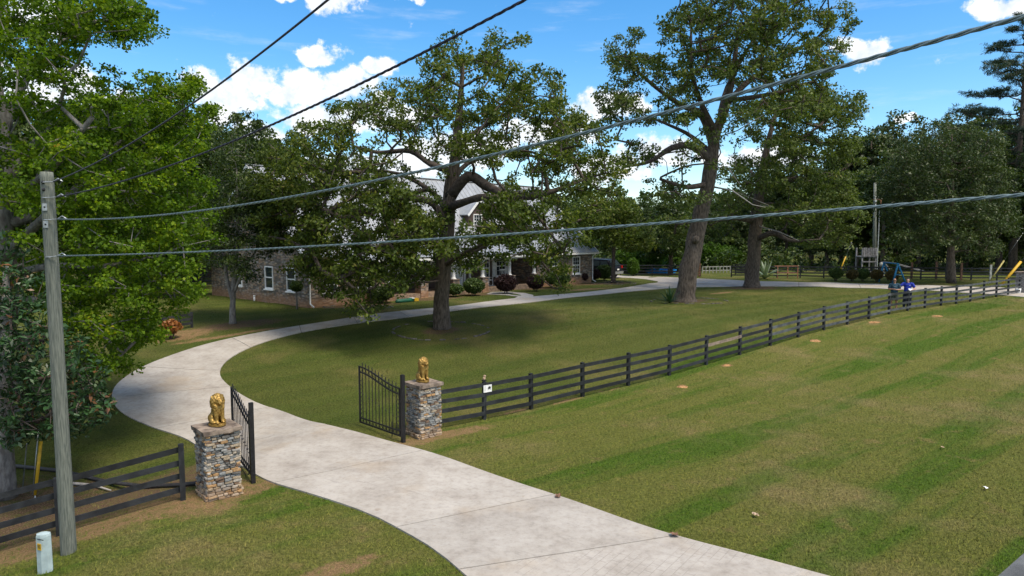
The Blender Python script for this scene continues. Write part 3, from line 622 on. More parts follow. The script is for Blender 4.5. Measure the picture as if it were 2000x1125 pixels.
limbs2 = [line(d2, [(1390, 315, 0, .25), (1350, 285, -.6, .22), (1310, 290, -.8, .16), (1270, 315, -1, .12), (1225, 325, -1, .06)]),
          line(d2, [(1393, 285, 0, .26), (1370, 225, .4, .22), (1330, 205, .6, .17), (1280, 170, .6, .12), (1225, 120, .4, .06)]),
          line(d2, [(1416, 208, 0, .22), (1455, 165, .8, .17), (1520, 120, 1.2, .12), (1600, 70, 1.4, .06)]),
          line(d2, [(1400, 262, 0, .2), (1365, 190, -1.2, .16), (1350, 130, -2, .12), (1350, 50, -2, .06)]),
          line(d2, [(1422, 196, 0, .18), (1470, 190, -1.5, .14), (1550, 175, -2.4, .08)]),
          line(d2, [(1382, 360, 0, .18), (1340, 365, -1.2, .14), (1290, 350, -2, .08)]),
          line(d2, [(1405, 245, 0, .2), (1420, 170, 2.5, .15), (1470, 80, 3.8, .08)]), line(d2, [(1392, 300, 0, .16), (1340, 260, 2.5, .12), (1260, 225, 3.5, .06)])]
dead2 = [line(d2, [(1393, 330, 0, .05), (1420, 325, -1.5, .04), (1445, 360, -2, .02)]), line(d2, [(1392, 365, 0, .06), (1430, 372, -1.8, .045), (1470, 400, -2.4, .03), (1495, 405, -2.5, .015)]), line(d2, [(1396, 270, 0, .05), (1440, 255, -1.5, .035), (1490, 225, -2, .02)])]
o2 = build_tree('oak_tree', 'thick leaning oak with a knot on its trunk and yucca at its foot', b2, trunk2, limbs2, cl, 62, rs.uniform(.40, .70, len(cl)), (.205, .118), L_oak2, M_bark, M_bark2, 12, dead=dead2, tip=.018)
k = MB(); kp = at(1359, 468, d2 - .50) - b2; k.ball(kp, (.26, .22, .26)); k.ball(kp + Vector((.02, -.12, -.02)), (.16, .14, .16)); k.remesh('knot', M_bark, o2, .04, 3)

# -- third oak, upright, by the drive
b3 = G(1468, 561); d3 = b3.y
oak3_blobs = [(1560, 215, 90, 40), (1640, 205, 46, 40), (1662, 255, 28, 32), (1500, 235, 55, 40, 0, .7), (1580, 285, 75, 38), (1650, 300, 36, 34), (1480, 340, 55, 34), (1540, 350, 75, 40), (1620, 372, 52, 42), (1658, 420, 32, 34), (1590, 422, 65, 34), (1522, 420, 36, 24), (1650, 462, 24, 18, 0, .7), (1602, 468, 34, 20), (1425, 400, 46, 24), (1400, 452, 40, 20, 0, .8), (1340, 440, 50, 24), (1290, 455, 40, 24, 0, .8), (1530, 290, 60, 30, 0, .7)]
rs = np.random.default_rng(13)
cl = clumps_from(oak3_blobs, d3, 1510, 190, 7.0, 620, rs)
trunk3 = line(d3, [(1467, 563, 0, .62), (1469, 535, 0, .54), (1472, 490, 0, .52), (1476, 440, 0, .46), (1482, 390, 0, .4), (1490, 330, 0, .32), (1502, 270, 0, .2), (1515, 215, 0, .1)])
limbs3 = [line(d3, [(1475, 432, 0, .26), (1430, 425, -1, .2), (1380, 432, -1.6, .13), (1320, 438, -2, .06)]), line(d3, [(1473, 470, 0, .24), (1510, 455, -1.5, .2), (1545, 470, -2.2, .15), (1600, 468, -2.8, .07)]),
          line(d3, [(1484, 380, 0, .24), (1540, 350, .8, .18), (1600, 350, 1.2, .1), (1650, 330, 1.2, .05)]), line(d3, [(1490, 330, 0, .2), (1545, 285, -1.2, .14), (1610, 240, -2, .07)]), line(d3, [(1480, 400, 0, .2), (1520, 400, 2.4, .14), (1600, 410, 3.5, .07)]), line(d3, [(1486, 360, 0, .16), (1460, 330, 2.4, .12), (1440, 330, 4, .05)])]
dead3 = [line(d3, [(1476, 440, 0, .05), (1520, 452, -2.5, .04), (1560, 470, -3.4, .02)]), line(d3, [(1480, 400, 0, .06), (1510, 405, -2.5, .04), (1440, 375, -3.4, .02)])]
build_tree('oak_tree', 'upright oak in a round mulch ring, beside the leaning oak along the drive', b3, trunk3, limbs3, cl, 66, rs.uniform(.48, .82, len(cl)), (.245, .14), L_oak2, M_bark, M_bark2, 13, dead=dead3, tip=.018)

# -- maple at the left
dm = 20.0; bm_ = Vector((at(5, 600, dm).x, dm, 0)); bm_.z = gz(bm_.x, bm_.y)
map_blobs = [(100, -70, 210, 80), (60, 60, 120, 70), (190, 45, 75, 50), (262, 35, 36, 34), (285, 60, 22, 16, 0, .7), (130, 140, 100, 45, 0, .6), (30, 160, 60, 60, 0, .7), (60, 260, 95, 70, 0, .8), (200, 235, 95, 55), (300, 190, 70, 48), (358, 165, 36, 32), (395, 212, 24, 12, 0, .8), (330, 260, 75, 50), (378, 275, 36, 34), (250, 320, 120, 62), (110, 350, 120, 72), (340, 360, 70, 52), (368, 430, 48, 44), (250, 430, 120, 62), (120, 460, 100, 72), (335, 500, 75, 50), (220, 540, 110, 62), (120, 590, 80, 60), (300, 590, 55, 48), (235, 645, 60, 40), (205, 690, 55, 30), (255, 718, 18, 18, 0, .7), (352, 560, 40, 32), (160, 700, 50, 40), (-160, 60, 160, 150, 0, .7), (-160, 330, 160, 150, 0, .7), (-100, 540, 110, 90, 0, .7), (300, 640, 26, 26, 0, .8), (415, 455, 18, 16, 0, .6)]
rs = np.random.default_rng(14)
cl = clumps_from(map_blobs, dm, 10, 430, 4.6, 1500, rs, 0.9)
trunkm = [(bm_, .26), (at(8, 560, dm), .23), (at(12, 400, dm), .20), (at(15, 340, dm), .19), (at(5, 240, dm), .16), (at(-10, 120, dm), .14), (at(0, -40, dm), .07)]
limbsm = [line(dm, [(10, 500, 0, .15), (70, 440, -.8, .12), (150, 370, -1.4, .08), (240, 330, -1.8, .04)]), line(dm, [(14, 360, 0, .16), (60, 290, .3, .12), (130, 230, .6, .09), (230, 200, .8, .05), (330, 190, .8, .03)]), line(dm, [(10, 440, 0, .15), (110, 400, .6, .1), (210, 300, 1, .07), (300, 220, 1.2, .035)]),
          line(dm, [(8, 540, 0, .13), (100, 520, -1, .1), (200, 520, -1.8, .06), (310, 500, -2.2, .03)]), line(dm, [(12, 390, 0, .14), (90, 340, -2, .1), (180, 230, -3, .06)]), line(dm, [(6, 260, 0, .13), (60, 140, .4, .09), (150, 60, .8, .05)]), line(dm, [(8, 480, 0, .14), (-90, 400, 0, .1), (-180, 280, 0, .05)]), line(dm, [(6, 580, 0, .1), (90, 590, -1, .08), (180, 640, -1.4, .05), (240, 690, -1.5, .025)])]
build_tree('maple_tree', 'tall bright green maple overhanging the bend of the drive', bm_, trunkm, limbsm, cl, 100, rs.uniform(.26, .48, len(cl)), (.098, .078), L_maple, M_barkg, M_barkg, 14, tip=0.008, flat=0.6)

# -- magnolia
dg_ = 15.6; bg_ = Vector((at(8, 880, dg_).x, dg_, 0)); bg_.z = gz(bg_.x, bg_.y)
mag_blobs = [(20, 500, 40, 45, 0, .7), (40, 570, 60, 50), (60, 630, 70, 50), (90, 690, 85, 50), (110, 750, 90, 50), (150, 800, 60, 40), (60, 800, 90, 45), (185, 745, 25, 30), (30, 720, 70, 60), (130, 830, 40, 25), (20, 840, 60, 30), (-80, 600, 90, 90), (-110, 740, 110, 90), (205, 780, 8, 14, 0, 1.5)]
rs = np.random.default_rng(15)
cl = clumps_from(mag_blobs, dg_, 10, 230, 2.0, 560, rs, 0.9)
trunkg = [(bg_, .17), (at(10, 830, dg_), .15), (at(12, 740, dg_), .13), (at(12, 620, dg_), .11), (at(12, 520, dg_), .05)]
lg = [line(dg_, [(16, 820, 0, .09), (60, 830, -.5, .06), (110, 800, -.9, .03)]), line(dg_, [(14, 770, 0, .08), (80, 740, .3, .05), (150, 730, .5, .025)]), line(dg_, [(14, 700, 0, .07), (60, 660, -.6, .04), (90, 640, -.8, .02)])]
mg = build_tree('magnolia_tree', 'dark glossy magnolia with brown leaf undersides beside the wooden pole', bg_, trunkg, lg, cl, 15, rs.uniform(.18, .32, len(cl)), (.17, .066), L_mag, M_barkg, M_bark2, 15, tip=0.007, flat=0.8, updir=1.0)
LM = mesh('leaf', [(0, 0, 0), (.05, .034, .012), (.12, .030, .010), (.18, 0, -.008), (.12, -.030, .010), (.05, -.034, .012), (.09, 0, 0)], [(0, 6, 1), (1, 6, 2), (2, 6, 3), (3, 6, 4), (4, 6, 5), (5, 6, 0)])
a_ = LM.attributes.new('v', 'FLOAT', 'FACE'); a_.data.foreach_set('value', [0.55] * 6)
near = sorted(range(len(cl)), key=lambda i: np.linalg.norm(cl[i] - np.array([0, 0, CAM_H])))[:75]
rr = random.Random(4)
for i in near:                              # the leaf rosettes nearest the road side, leaf by leaf
    for k in range(4):
        e = Matrix.Translation(Vector(cl[i]) - bg_ + Vector((rr.gauss(0, .04), rr.gauss(0, .04) - .12, rr.gauss(0, .04)))) @ Matrix.Rotation(k * 1.57 + rr.random(), 4, 'Z') @ Matrix.Rotation(rr.uniform(-.6, .3), 4, 'Y') @ Matrix.Rotation(rr.uniform(-.5, .5), 4, 'X')
        link('leaf', LM, L_mag, mg, e)

# -- crape-like small tree by the house
b4 = G(455, 632); d4 = b4.y
rs = np.random.default_rng(16)
cl = clumps_from([(455, 300, 50, 40), (440, 370, 52, 50), (500, 380, 45, 50), (465, 440, 62, 50), (525, 460, 36, 40), (430, 480, 36, 40), (480, 525, 45, 24, 0, .7), (405, 430, 25, 40), (545, 420, 25, 30)], d4, 465, 90, 2.6, 330, rs)
tr4 = line(d4, [(455, 634, 0, .16), (455, 600, 0, .13), (456, 560, 0, .12), (462, 500, 0, .09), (464, 420, 0, .06), (462, 330, 0, .03)])
lm4 = [line(d4, [(455, 590, 0, .1), (446, 555, .1, .09), (438, 510, .2, .07), (428, 440, .2, .03)]), line(d4, [(456, 575, 0, .08), (475, 530, -.2, .06), (500, 490, -.3, .04), (530, 450, -.3, .02)])]
build_tree('shade_tree', 'slender grey multi stemmed tree on the lawn by the stone side wall', b4, tr4, lm4, cl, 70, rs.uniform(.4, .65, len(cl)), (.16, .07), L_dark, M_barkg, M_barkg, 16, tip=0.008)

# -- small oak at the far corner of the house, two slim trees beyond it
def small_tree(name, label, px, py, blobs, tw, lm, N, seed, leaf=(.26, .14), trunk_px=None, per=55, group=None, barkm=M_bark2, Rd=3.0):
    b = G(px, py); rs = np.random.default_rng(seed); ys = [q[1] for q in blobs]; cxm = np.mean([q[0] for q in blobs]); wpx = max(abs(q[0] - cxm) + q[2] for q in blobs)
    cl = clumps_from(blobs, b.y, cxm, wpx, Rd, N, rs); top = min(ys)
    tp = trunk_px or [(px, py + 1), (px, py * .75 + top * .25), (px + 1, py * .5 + top * .5), (px + 2, py * .2 + top * .8), (px + 2, top)]
    r = [tw, tw * .85, tw * .7, tw * .4, tw * .15]
    return build_tree(name, label, b, [(at(x, y, b.y), r[i]) for i, (x, y) in enumerate(tp)], [], cl, per, rs.uniform(.5, .9, len(cl)), leaf, lm, barkm, barkm, seed, group=group)
small_tree('young_oak', 'small oak with a thin straight trunk at the far corner of the house', 1198, 553, [(1190, 410, 55, 26), (1225, 440, 50, 28), (1160, 430, 40, 26), (1200, 465, 60, 24), (1250, 470, 30, 24), (1150, 395, 30, 20)], .19, L_oak, 190, 17)
small_tree('shade_tree', 'light trunked tree growing beyond the pool fence, behind the leaning oak', 1310, 537, [(1310, 440, 42, 36), (1280, 480, 30, 22), (1340, 478, 30, 24), (1310, 410, 30, 22)], .22, L_dark, 150, 18, (.3, .17))
small_tree('cedar_tree', 'big rounded evergreen with brown dead sprays, in front of the back fence', 1857, 553, [(1850, 260, 60, 32), (1800, 300, 65, 42), (1900, 290, 62, 42), (1760, 350, 50, 46), (1940, 350, 46, 46), (1850, 350, 95, 55), (1780, 410, 65, 40), (1920, 420, 62, 44), (1850, 440, 90, 40), (1800, 470, 50, 26), (1900, 480, 50, 26), (1745, 400, 32, 35), (1965, 420, 30, 40)], .32, L_cedar, 640, 19, (.26, .09), per=75, barkm=M_bark, Rd=5.5)
def pine(name, label, base, hgt, seed, group=None, spread=5.5, low=.35):
    rs = np.random.default_rng(seed); base = Vector(base); cl = []; lim = []
    for i in range(40):
        f = low + (1 - low) * (i + rs.random()) / 40; zz = f * hgt; a = i * 2.4 + rs.normal(0, .4); L = spread * (1 - ((f - low) / (1 - low)) ** 1.6) * rs.uniform(.55, 1.1) + .6
        e = base + Vector((math.cos(a) * L, math.sin(a) * L, zz + L * .12 + rs.normal(0, .2)))
        lim.append([(base + Vector((0, 0, zz - .3)), .07), (base + Vector((math.cos(a) * L * .5, math.sin(a) * L * .5, zz + .0)), .05), (e, .02)])
        for k in range(int(10 + L * 8)):
            u = rs.uniform(.35, 1.05); s = rs.normal(0, .17 * L); cl.append((base.x + math.cos(a) * L * u - math.sin(a) * s, base.y + math.sin(a) * L * u + math.cos(a) * s, base.z + zz + L * .12 * u + rs.normal(.1, .16)))
    tr = [(base, .38), (base + Vector((0, 0, hgt * .3)), .3), (base + Vector((.1, 0, hgt * .7)), .18), (base + Vector((.1, .1, hgt)), .04)]
    return build_tree(name, label, base, tr, lim, np.array(cl), 26, rs.uniform(.35, .6, len(cl)), (.42, .05), L_pine, M_bark, M_bark2, seed, group, tip=.012, flat=.45)
pb = Vector((at(1978, 500, 74).x, 74, 0)); pb.z = gz(pb.x, pb.y)
pine('pine_tree', 'tall dark pine with layered boughs rising behind the rounded evergreen', pb, 27.5, 21, spread=8.0, low=.42)

# -- the wood behind: a few grown kinds, then copies of them
def wood_tree(name, hgt, rad, lm, seed, N, leaf, label, group, lowf=.18):
    rs = np.random.default_rng(seed); cl = []
    lob = [(rs.normal(0, rad * .42), rs.normal(0, rad * .42), hgt * (lowf + .12 + .7 * rs.random()), rad * rs.uniform(.34, .6)) for _ in range(16)]
    while len(cl) < N:
        q = lob[rs.integers(16)]; d = rs.normal(size=3); d /= np.linalg.norm(d); r = q[3] * rs.random() ** .4; p = np.array(q[:3]) + d * r * np.array([1, 1, .8])
        if p[2] > hgt * .1: cl.append(p)
    tr = [(Vector((0, 0, -.3)), .3), (Vector((.1, 0, hgt * .3)), .24), (Vector((-.1, .1, hgt * .6)), .15), (Vector((.1, 0, hgt * .9)), .05)]
    return build_tree(name, label, (0, 0, 0), tr, [], np.array(cl), 44, rs.uniform(.6, 1.05, len(cl)), leaf, lm, M_bark, M_bark2, seed, group, tip=.014)
GW = 'woodland trees behind the property'
protos = [wood_tree('woodland_tree', 15, 5.0, L_dark, 31, 330, (.42, .24), 'dark green broadleaf tree in the wood edge behind the property', GW),
          wood_tree('woodland_tree', 13, 4.4, L_cedar, 32, 330, (.40, .18), 'blue green bushy tree in the wood edge behind the property', GW),
          wood_tree('woodland_tree', 12, 4.8, L_oak2, 33, 300, (.42, .25), 'lighter olive broadleaf tree in the wood edge behind the property', GW)]
used = [False] * 3
WL = ['dark green broadleaf tree in the wood ', 'blue green bushy tree in the wood ', 'lighter olive broadleaf tree in the wood ']
def place_tree(k, x, y, s, rz, sz=1.0, zone=''):
    o = protos[k]
    if used[k]:
        r_ = o.copy(); C.objects.link(r_)
        for ch in o.children: c2 = ch.copy(); C.objects.link(c2); c2.parent = r_
        o = r_
    used[k] = True; o['label'] = WL[k] + zone; o.location = (x, y, gz(x, y) - .05); o.rotation_euler = (0, 0, rz); o.scale = (s, s, s * sz)
rw = random.Random(9)
for px, ytop, y, k in [(1705, 252, 84, 1), (1650, 300, 88, 0), (1760, 275, 90, 0), (1830, 262, 94, 1), (1930, 270, 92, 0), (2010, 240, 84, 0), (2090, 260, 80, 1), (1590, 330, 92, 1), (1540, 345, 96, 0), (1480, 370, 98, 1), (1420, 395, 100, 0), (1370, 405, 104, 2), (1320, 412, 100, 0), (1270, 405, 104, 1), (1225, 400, 100, 0), (1180, 420, 102, 2), (1130, 410, 104, 0), (1730, 330, 76, 0), (1960, 330, 76, 1), (1680, 350, 82, 2), (1620, 390, 82, 1), (1800, 350, 80, 0), (1895, 340, 82, 0), (1450, 425, 86, 1), (1380, 440, 88, 0), (1255, 445, 88, 2), (2180, 200, 80, 0), (2050, 330, 70, 0),
                       (400, 255, 66, 0), (345, 245, 62, 1), (450, 268, 70, 1), (500, 275, 74, 0), (555, 285, 80, 1), (290, 230, 58, 0), (230, 250, 58, 1), (160, 220, 56, 0), (90, 240, 54, 1), (20, 230, 52, 0), (-60, 200, 50, 0), (620, 310, 84, 0), (690, 330, 90, 1), (760, 350, 92, 0), (420, 400, 60, 2), (330, 380, 52, 0), (250, 420, 46, 2), (830, 360, 96, 1), (1060, 400, 100, 0), (980, 390, 100, 1), (900, 380, 98, 0), (-150, 220, 46, 1), (2300, 220, 70, 1)]:
    top = at(px, ytop, y); hgt = (15, 13, 12)[k]; s = (top.z - gz(top.x, y)) / (hgt * .98); wsc = max(s, .85) * rw.uniform(.9, 1.15); place_tree(k, top.x, y, wsc, rw.random() * 6.28, s / wsc, 'beyond the maple and the side lawn' if px < 580 else 'behind the house roof' if px < 1150 else 'behind the pool fence and parked car' if px < 1500 else 'behind the back fence and distant pole')
# undergrowth and the far mass of the wood
rs = np.random.default_rng(40)
cl = []
for i in range(620):
    px = rs.uniform(1100, 2150) if i % 3 else rs.uniform(-100, 620); y = rs.uniform(74, 96) if px > 1000 else rs.uniform(60, 80); x = at(px, 500, y).x; cl.append((x, y, gz(x, y) + rs.uniform(0, 3.2) * (0.3 + rs.random())))
LV, lv = leaves_geo(np.array(cl), rs.uniform(.7, 1.5, len(cl)), 44, .42, .22, rs)
tag(link('undergrowth', np_mesh('undergrowth', LV, np.arange(len(LV)), 4, lv), L_dark), 'dark leafy undergrowth filling the foot of the wood behind the fences', 'undergrowth', kind='stuff')
cl = []
for i in range(1500):
    px = rs.uniform(-500, 2700); y = rs.uniform(112, 140); x = at(px, 480, y).x; cl.append((x, y, gz(x, y) + 11.5 * rs.random() ** .8))
LV, lv = leaves_geo(np.array(cl), rs.uniform(1.2, 2.4, len(cl)), 44, .8, .5, rs)
tag(link('far_wood', np_mesh('far_wood', LV, np.arange(len(LV)), 4, lv), L_dark), 'far mass of trees closing the view behind the house', 'wood', kind='stuff')

# ---------------------------------------------------------------- stone gate pillars
def stone_variants():
    out = []; r = random.Random(2)
    for i in range(12):
        bm = bmesh.new(); bmesh.ops.create_cube(bm, size=1.0)
        for v in bm.verts:
            v.co.x *= r.uniform(.9, 1.0); v.co.z *= r.uniform(.78, 1.0); v.co.y *= r.uniform(.85, 1.0) 
        bmesh.ops.bevel(bm, geom=list(bm.edges), offset=.09, segments=1, affect='EDGES', profile=.5)
        me = bpy.data.meshes.new('stone'); bm.to_mesh(me); bm.free(); me.materials.append(M_stone); out.append(me)
    return out
STONES = stone_variants()
def pillar(c, rz, label, seed, W=.70, Hh=1.40, visible=(0, 1)):
    r = random.Random(seed); z0 = gz(c[0], c[1]); root = empty('stone_pillar', (c[0], c[1], z0), rz, label, 'pillar', 'stone gate pillars')
    h = W / 2 - .06
    MB().box(-h, h, -h, h, -.15, Hh).build('core', M_mortar, root)
    rest = MB(); spare = []
    for side in range(4):
        z = -.06
        while z < Hh - .015:
            ch = min(r.uniform(.038, .066), Hh - z); x = -W / 2 - .0
            while x < W / 2 - .02:
                ln = r.uniform(.08, .2); ln = min(ln, W / 2 - x)
                if W / 2 - x - ln < .05: ln = W / 2 - x
                cxp = x + ln / 2; dep = r.uniform(.09, .14); out = W / 2 - .05 + r.uniform(-.012, .028) + (.03 if z < .1 else 0)
                M = Matrix.Rotation(side * math.pi / 2, 4, 'Z') @ Matrix.Translation((cxp, -out, z + ch / 2)) @ Matrix.Rotation(r.gauss(0, .05), 4, 'Y') @ Matrix.Rotation(r.gauss(0, .06), 4, 'Z') @ Matrix.Diagonal((ln * .97, dep, ch * .93, 1))
                if side in visible: link('stone', STONES[r.randrange(12)], None, root, M)
                else:
                    rest.add([M @ v.co for v in STONES[r.randrange(12)].vertices], [tuple(p.vertices) for p in STONES[0].polygons])
                x += ln
            z += ch
    o = rest.build('stones', M_stone, root); tag(o, kind='stuff')
    k = W / 2 + .05; bm = bmesh.new(); bmesh.ops.create_grid(bm, x_segments=6, y_segments=6, size=k)
    g = bmesh.ops.extrude_face_region(bm, geom=list(bm.faces)); bmesh.ops.translate(bm, verts=[v for v in g['geom'] if isinstance(v, bmesh.types.BMVert)], vec=(0, 0, .09))
    for v in bm.verts: v.co += Vector((mnoise.noise(v.co * 5 + Vector((seed, 0, 0))) * .022, mnoise.noise(v.co * 5 + Vector((0, seed, 3))) * .022, mnoise.noise(v.co * 6) * .012)); v.co.z += Hh
    bmesh.ops.recalc_face_normals(bm, faces=bm.faces); me = bpy.data.meshes.new('cap'); bm.to_mesh(me); bm.free(); link('cap_slab', me, M_cap, root)
    return root
PR = R(42)
PL, PRt = Vector((-6.33, 14.36, 0)), Vector((-2.46, 18.68, 0))
pillar(PL, PR, 'ledge stone gate pillar joined to the low left fence, flat slab on top', 5, visible=(3, 0))
pillar(PRt, PR, 'ledge stone gate pillar where the long black fence begins, flat slab on top', 6, visible=(3, 0))

# ---------------------------------------------------------------- gilded lions
def lion(c, ang, label):
    z0 = gz(c[0], c[1]) + 1.49; root = empty('lion_statue', (c[0], c[1], z0 + .005), ang, label, 'statue', 'gold lion statues')
    pl = MB(); pl.tube([(0, 0, 0), (0, 0, .012), (0, 0, .05), (0, 0, .062)], [.17, .185, .185, .165], 24); o = pl.build('plinth', M_gold, root); o.scale = (1.15, .92, 1)
    b = MB(); q = .06       # faces +X
    b.ball((-.08, 0, q + .13), (.12, .115, .13)); b.ball((-.05, 0, q + .22), (.105, .10, .15)); b.ball((.02, 0, q + .32), (.105, .105, .15)); b.ball((.06, 0, q + .27), (.075, .095, .13))
    for s in (-1, 1):
        b.ball((-.06, s * .105, q + .10), (.105, .055, .10)); b.ball((.05, s * .125, q + .035), (.085, .042, .035)); b.ball((-.0, s * .12, q + .06), (.07, .045, .05))
        b.tube([(.055, s * .075, q + .34), (.095, s * .07, q + .2), (.105, s * .066, q + .05)], [.058, .048, .042], 10); b.ball((.13, s * .066, q + .03), (.06, .044, .032))
        for k in (-1, 0, 1): b.ball((.178, s * .066 + k * .022, q + .022), (.018, .013, .02))
        b.ball((.03, s * .12, q + .575), (.022, .03, .03))
    mc = Vector((.035, 0, q + .46)); b.ball(mc, (.112, .128, .142)); b.ball((.05, 0, q + .34), (.10, .125, .13))
    for i in range(90):       # mane: overlapping locks round head, neck and breast
        r_ = random.Random(i); a = i * 2.39996; zz_ = 1 - 2 * (i + .5) / 90; rad = math.sqrt(1 - zz_ * zz_); dv = Vector((rad * math.cos(a), rad * math.sin(a), zz_))
        if dv.x > .62 and abs(dv.z) < .75: continue
        p = mc + Vector((dv.x * .112, dv.y * .130, dv.z * .145)); b.ball(p, (.034, .036, .044), 8, 6); b.ball(p + Vector((.01 * dv.x, .01 * dv.y, -.035)), (.022, .022, .032), 6, 5)
    for i in range(16): r_ = random.Random(i + 200); b.ball((.125 + r_.uniform(-.01, .015), r_.uniform(-.09, .09), q + r_.uniform(.25, .37)), (.025, .026, .042), 7, 5)
    b.ball((.10, 0, q + .475), (.085, .088, .092)); b.ball((.175, 0, q + .455), (.052, .055, .042)); b.ball((.178, 0, q + .412), (.036, .042, .022)); b.ball((.222, 0, q + .474), (.018, .026, .016)); b.ball((.165, 0, q + .505), (.04, .026, .028))
    for s in (-1, 1): b.ball((.165, s * .045, q + .518), (.022, .03, .014)); b.ball((.195, s * .028, q + .447), (.032, .028, .024))
    b.tube([(-.17, .02, q + .04), (-.15, .1, q + .04), (-.06, .155, q + .035), (.0, .165, q + .04)], [.02, .02, .02, .03], 8)
    b.remesh('body', M_gold, root, .011, 3, bump=lambda p: .010 * mnoise.noise(p * 34) * (1 if p.z > .3 and p.x < .15 else .25))
    root.scale = (.98, .98, 1.0)
fang = math.atan2(FN.y, FN.x)
lion(PL + Vector((.0, .02, 0)), fang + R(14), 'gilded seated lion statue on the pillar by the short low fence, facing the road')
lion(PRt + Vector((-.02, .0, 0)), fang + R(10), 'gilded seated lion statue on the pillar at the start of the long fence')

# ---------------------------------------------------------------- iron gate leaves
def gate(hinge, far, label):
    hinge, far = Vector(hinge), Vector(far); d = far - hinge; L = d.length; z0 = gz(hinge.x, hinge.y)
    root = empty('iron_gate', (hinge.x, hinge.y, z0), math.atan2(d.y, d.x), label, 'gate', 'open wrought iron gate leaves')
    bx(root, 'post', -.046, .046, -.046, .046, -.1, 1.84, M_iron)
    x0, x1 = .14, L
    top = lambda x: 1.45 + .33 * float(sm((x - x0) / (x1 - x0)))
    zb = .13
    bx(root, 'stile', x0 - .02, x0 + .02, -.02, .02, zb, top(x0), M_iron); bx(root, 'stile', x1 - .02, x1 + .02, -.02, .02, zb, top(x1) + .02, M_iron)
    for hz in (.3, 1.1): bx(root, 'hinge', .05, x0 - .015, -.015, .015, hz, hz + .04, M_iron)
    xs = np.linspace(x0, x1, 22)
    for nm, off in (('top_rail', 0.0), ('second_rail', -.16)):
        m = MB()
        for a, b in zip(xs[:-1], xs[1:]): m.bar((a, 0, top(a) + off), (b, 0, top(b) + off), .03, .03)
        m.build(nm, M_iron, root)
    bx(root, 'bottom_rail', x0, x1, -.016, .016, zb, zb + .034, M_iron); bx(root, 'bottom_rail', x0, x1, -.014, .014, zb + .14, zb + .17, M_iron)
    px_ = np.linspace(x0, x1, 13)[1:-1]; rings = MB()
    pk = [MB() for _ in range(1)]
    for i, x in enumerate(px_):
        m = MB(); zt = top(x) + .15; m.bar((x, 0, zb + .02), (x, 0, zt - .05), .016, .016, up=(1, 0, 0)); m.tube([(x, 0, zt - .07), (x, 0, zt - .045), (x, 0, zt)], [.008, .016, .001], 6)
        p = m.build('picket', M_iron, root); kz = .62 + .38 * i / 10
        MB().ball((x, 0, kz), .022, 8, 6).build('knuckle', M_iron, p)
    sp = px_[1] - px_[0]; r_ = sp / 2 - .012
    xsr = [x0] + list(px_) + [x1]
    for a, b in zip(xsr[:-1], xsr[1:]):
        xm = (a + b) / 2; rings.ring((xm, 0, top(xm) - .08), .056, .006, (1, 0, 0), (0, 0, 1)); rings.ring((xm, 0, zb + .088), .048, .006, (1, 0, 0), (0, 0, 1))
    for xm in ((x0 + px_[0]) / 2, (px_[-1] + x1) / 2):
        z = zb + .24
        while z < top(xm) - .24: rings.ring((xm, 0, z), .056, .006, (1, 0, 0), (0, 0, 1)); z += .118
    tag(rings.build('rings', M_iron, root), kind='stuff')
    bx(root, 'drop_bolt', x0 + .4, x0 + .42, -.035, -.018, .0, .45, M_iron)
gate((-5.83, 14.98, 0), (-6.98, 16.72, 0), 'black iron gate leaf hung beside the pillar that joins the short left fence')
gate((-2.92, 17.95, 0), (-4.40, 19.42, 0), 'black scrolled iron gate leaf standing open on the lawn beside the long fence pillar')

# ---------------------------------------------------------------- board fences
M_worn = mat('worn_black_paint', (.03, .034, .038), .7, scale=2.5, col2=(.085, .095, .10), bump=.3, bscale=30, objrand=.35)
def fence(label, pts, h=1.15, nb=4, bw=.118, side=1, grey=(), first_gap=0.0, group='black board fences', m=M_black, seed=0, ends=True):
    r = random.Random(seed); p0 = Vector((pts[0][0], pts[0][1], gz(*pts[0][:2]))); root = empty('board_fence', p0, 0, label, 'fence', group)
    P = [Vector((p[0], p[1], gz(p[0], p[1]))) - p0 for p in pts]
    for i, p in enumerate(P):
        if i == 0 and not ends: continue
        d = (P[min(i + 1, len(P) - 1)] - P[max(i - 1, 0)]); a = math.atan2(d.y, d.x)
        hh = h + r.uniform(.0, .05)
        link('post', unit_box(m), None, root, Matrix.Translation(p + Vector((0, 0, hh / 2 - .15))) @ Matrix.Rotation(a, 4, 'Z') @ Matrix.Rotation(r.gauss(0, .012), 4, 'Y') @ Matrix.Diagonal((.105, .105, hh + .3, 1)))
    for i in range(len(P) - 1):
        d = P[i + 1] - P[i]; nrm = Vector((d.y, -d.x, 0)).normalized() * side
        for k in range(nb):
            z = .16 + (h - .02 - bw - .16) * k / (nb - 1) + bw / 2
            jz0, jz1 = r.gauss(0, .008), r.gauss(0, .008); e = d.normalized() * .006
            a = P[i] + e + nrm * .068 + Vector((0, 0, z + jz0)); b = P[i + 1] - e + nrm * .068 + Vector((0, 0, z + jz1))
            o = beam(root, 'plank', a, b, .026, bw, M_grey_wood if (i, k) in grey else (M_worn if i > 5 and r.random() < min(.9, .25 + .05 * (i - 5)) and len(P) > 16 else m))
            if (i, k) in grey: o['label'] = 'bare weathered replacement plank'
    return root
fs = np.array([-1.262, 21.484]) * .93; fd = np.array([.7951, .6065])
def fpt(t): return tuple(fs + fd * t)
fp = [fpt(-1.2), fpt(.42)] + [fpt(2.232 * k) for k in range(1, 22)]
fence('long black four board fence with one bare grey plank, starting at a stone pillar', fp, grey=((6, 2),), seed=1, ends=False)
endp = Vector((*fpt(2.232 * 21), 0))
lf = [(-6.93, 13.98)]
for k in range(1, 4): lf.append((lf[0][0] - .80 * 2.4 * k, lf[0][1] - .44 * 2.4 * k))
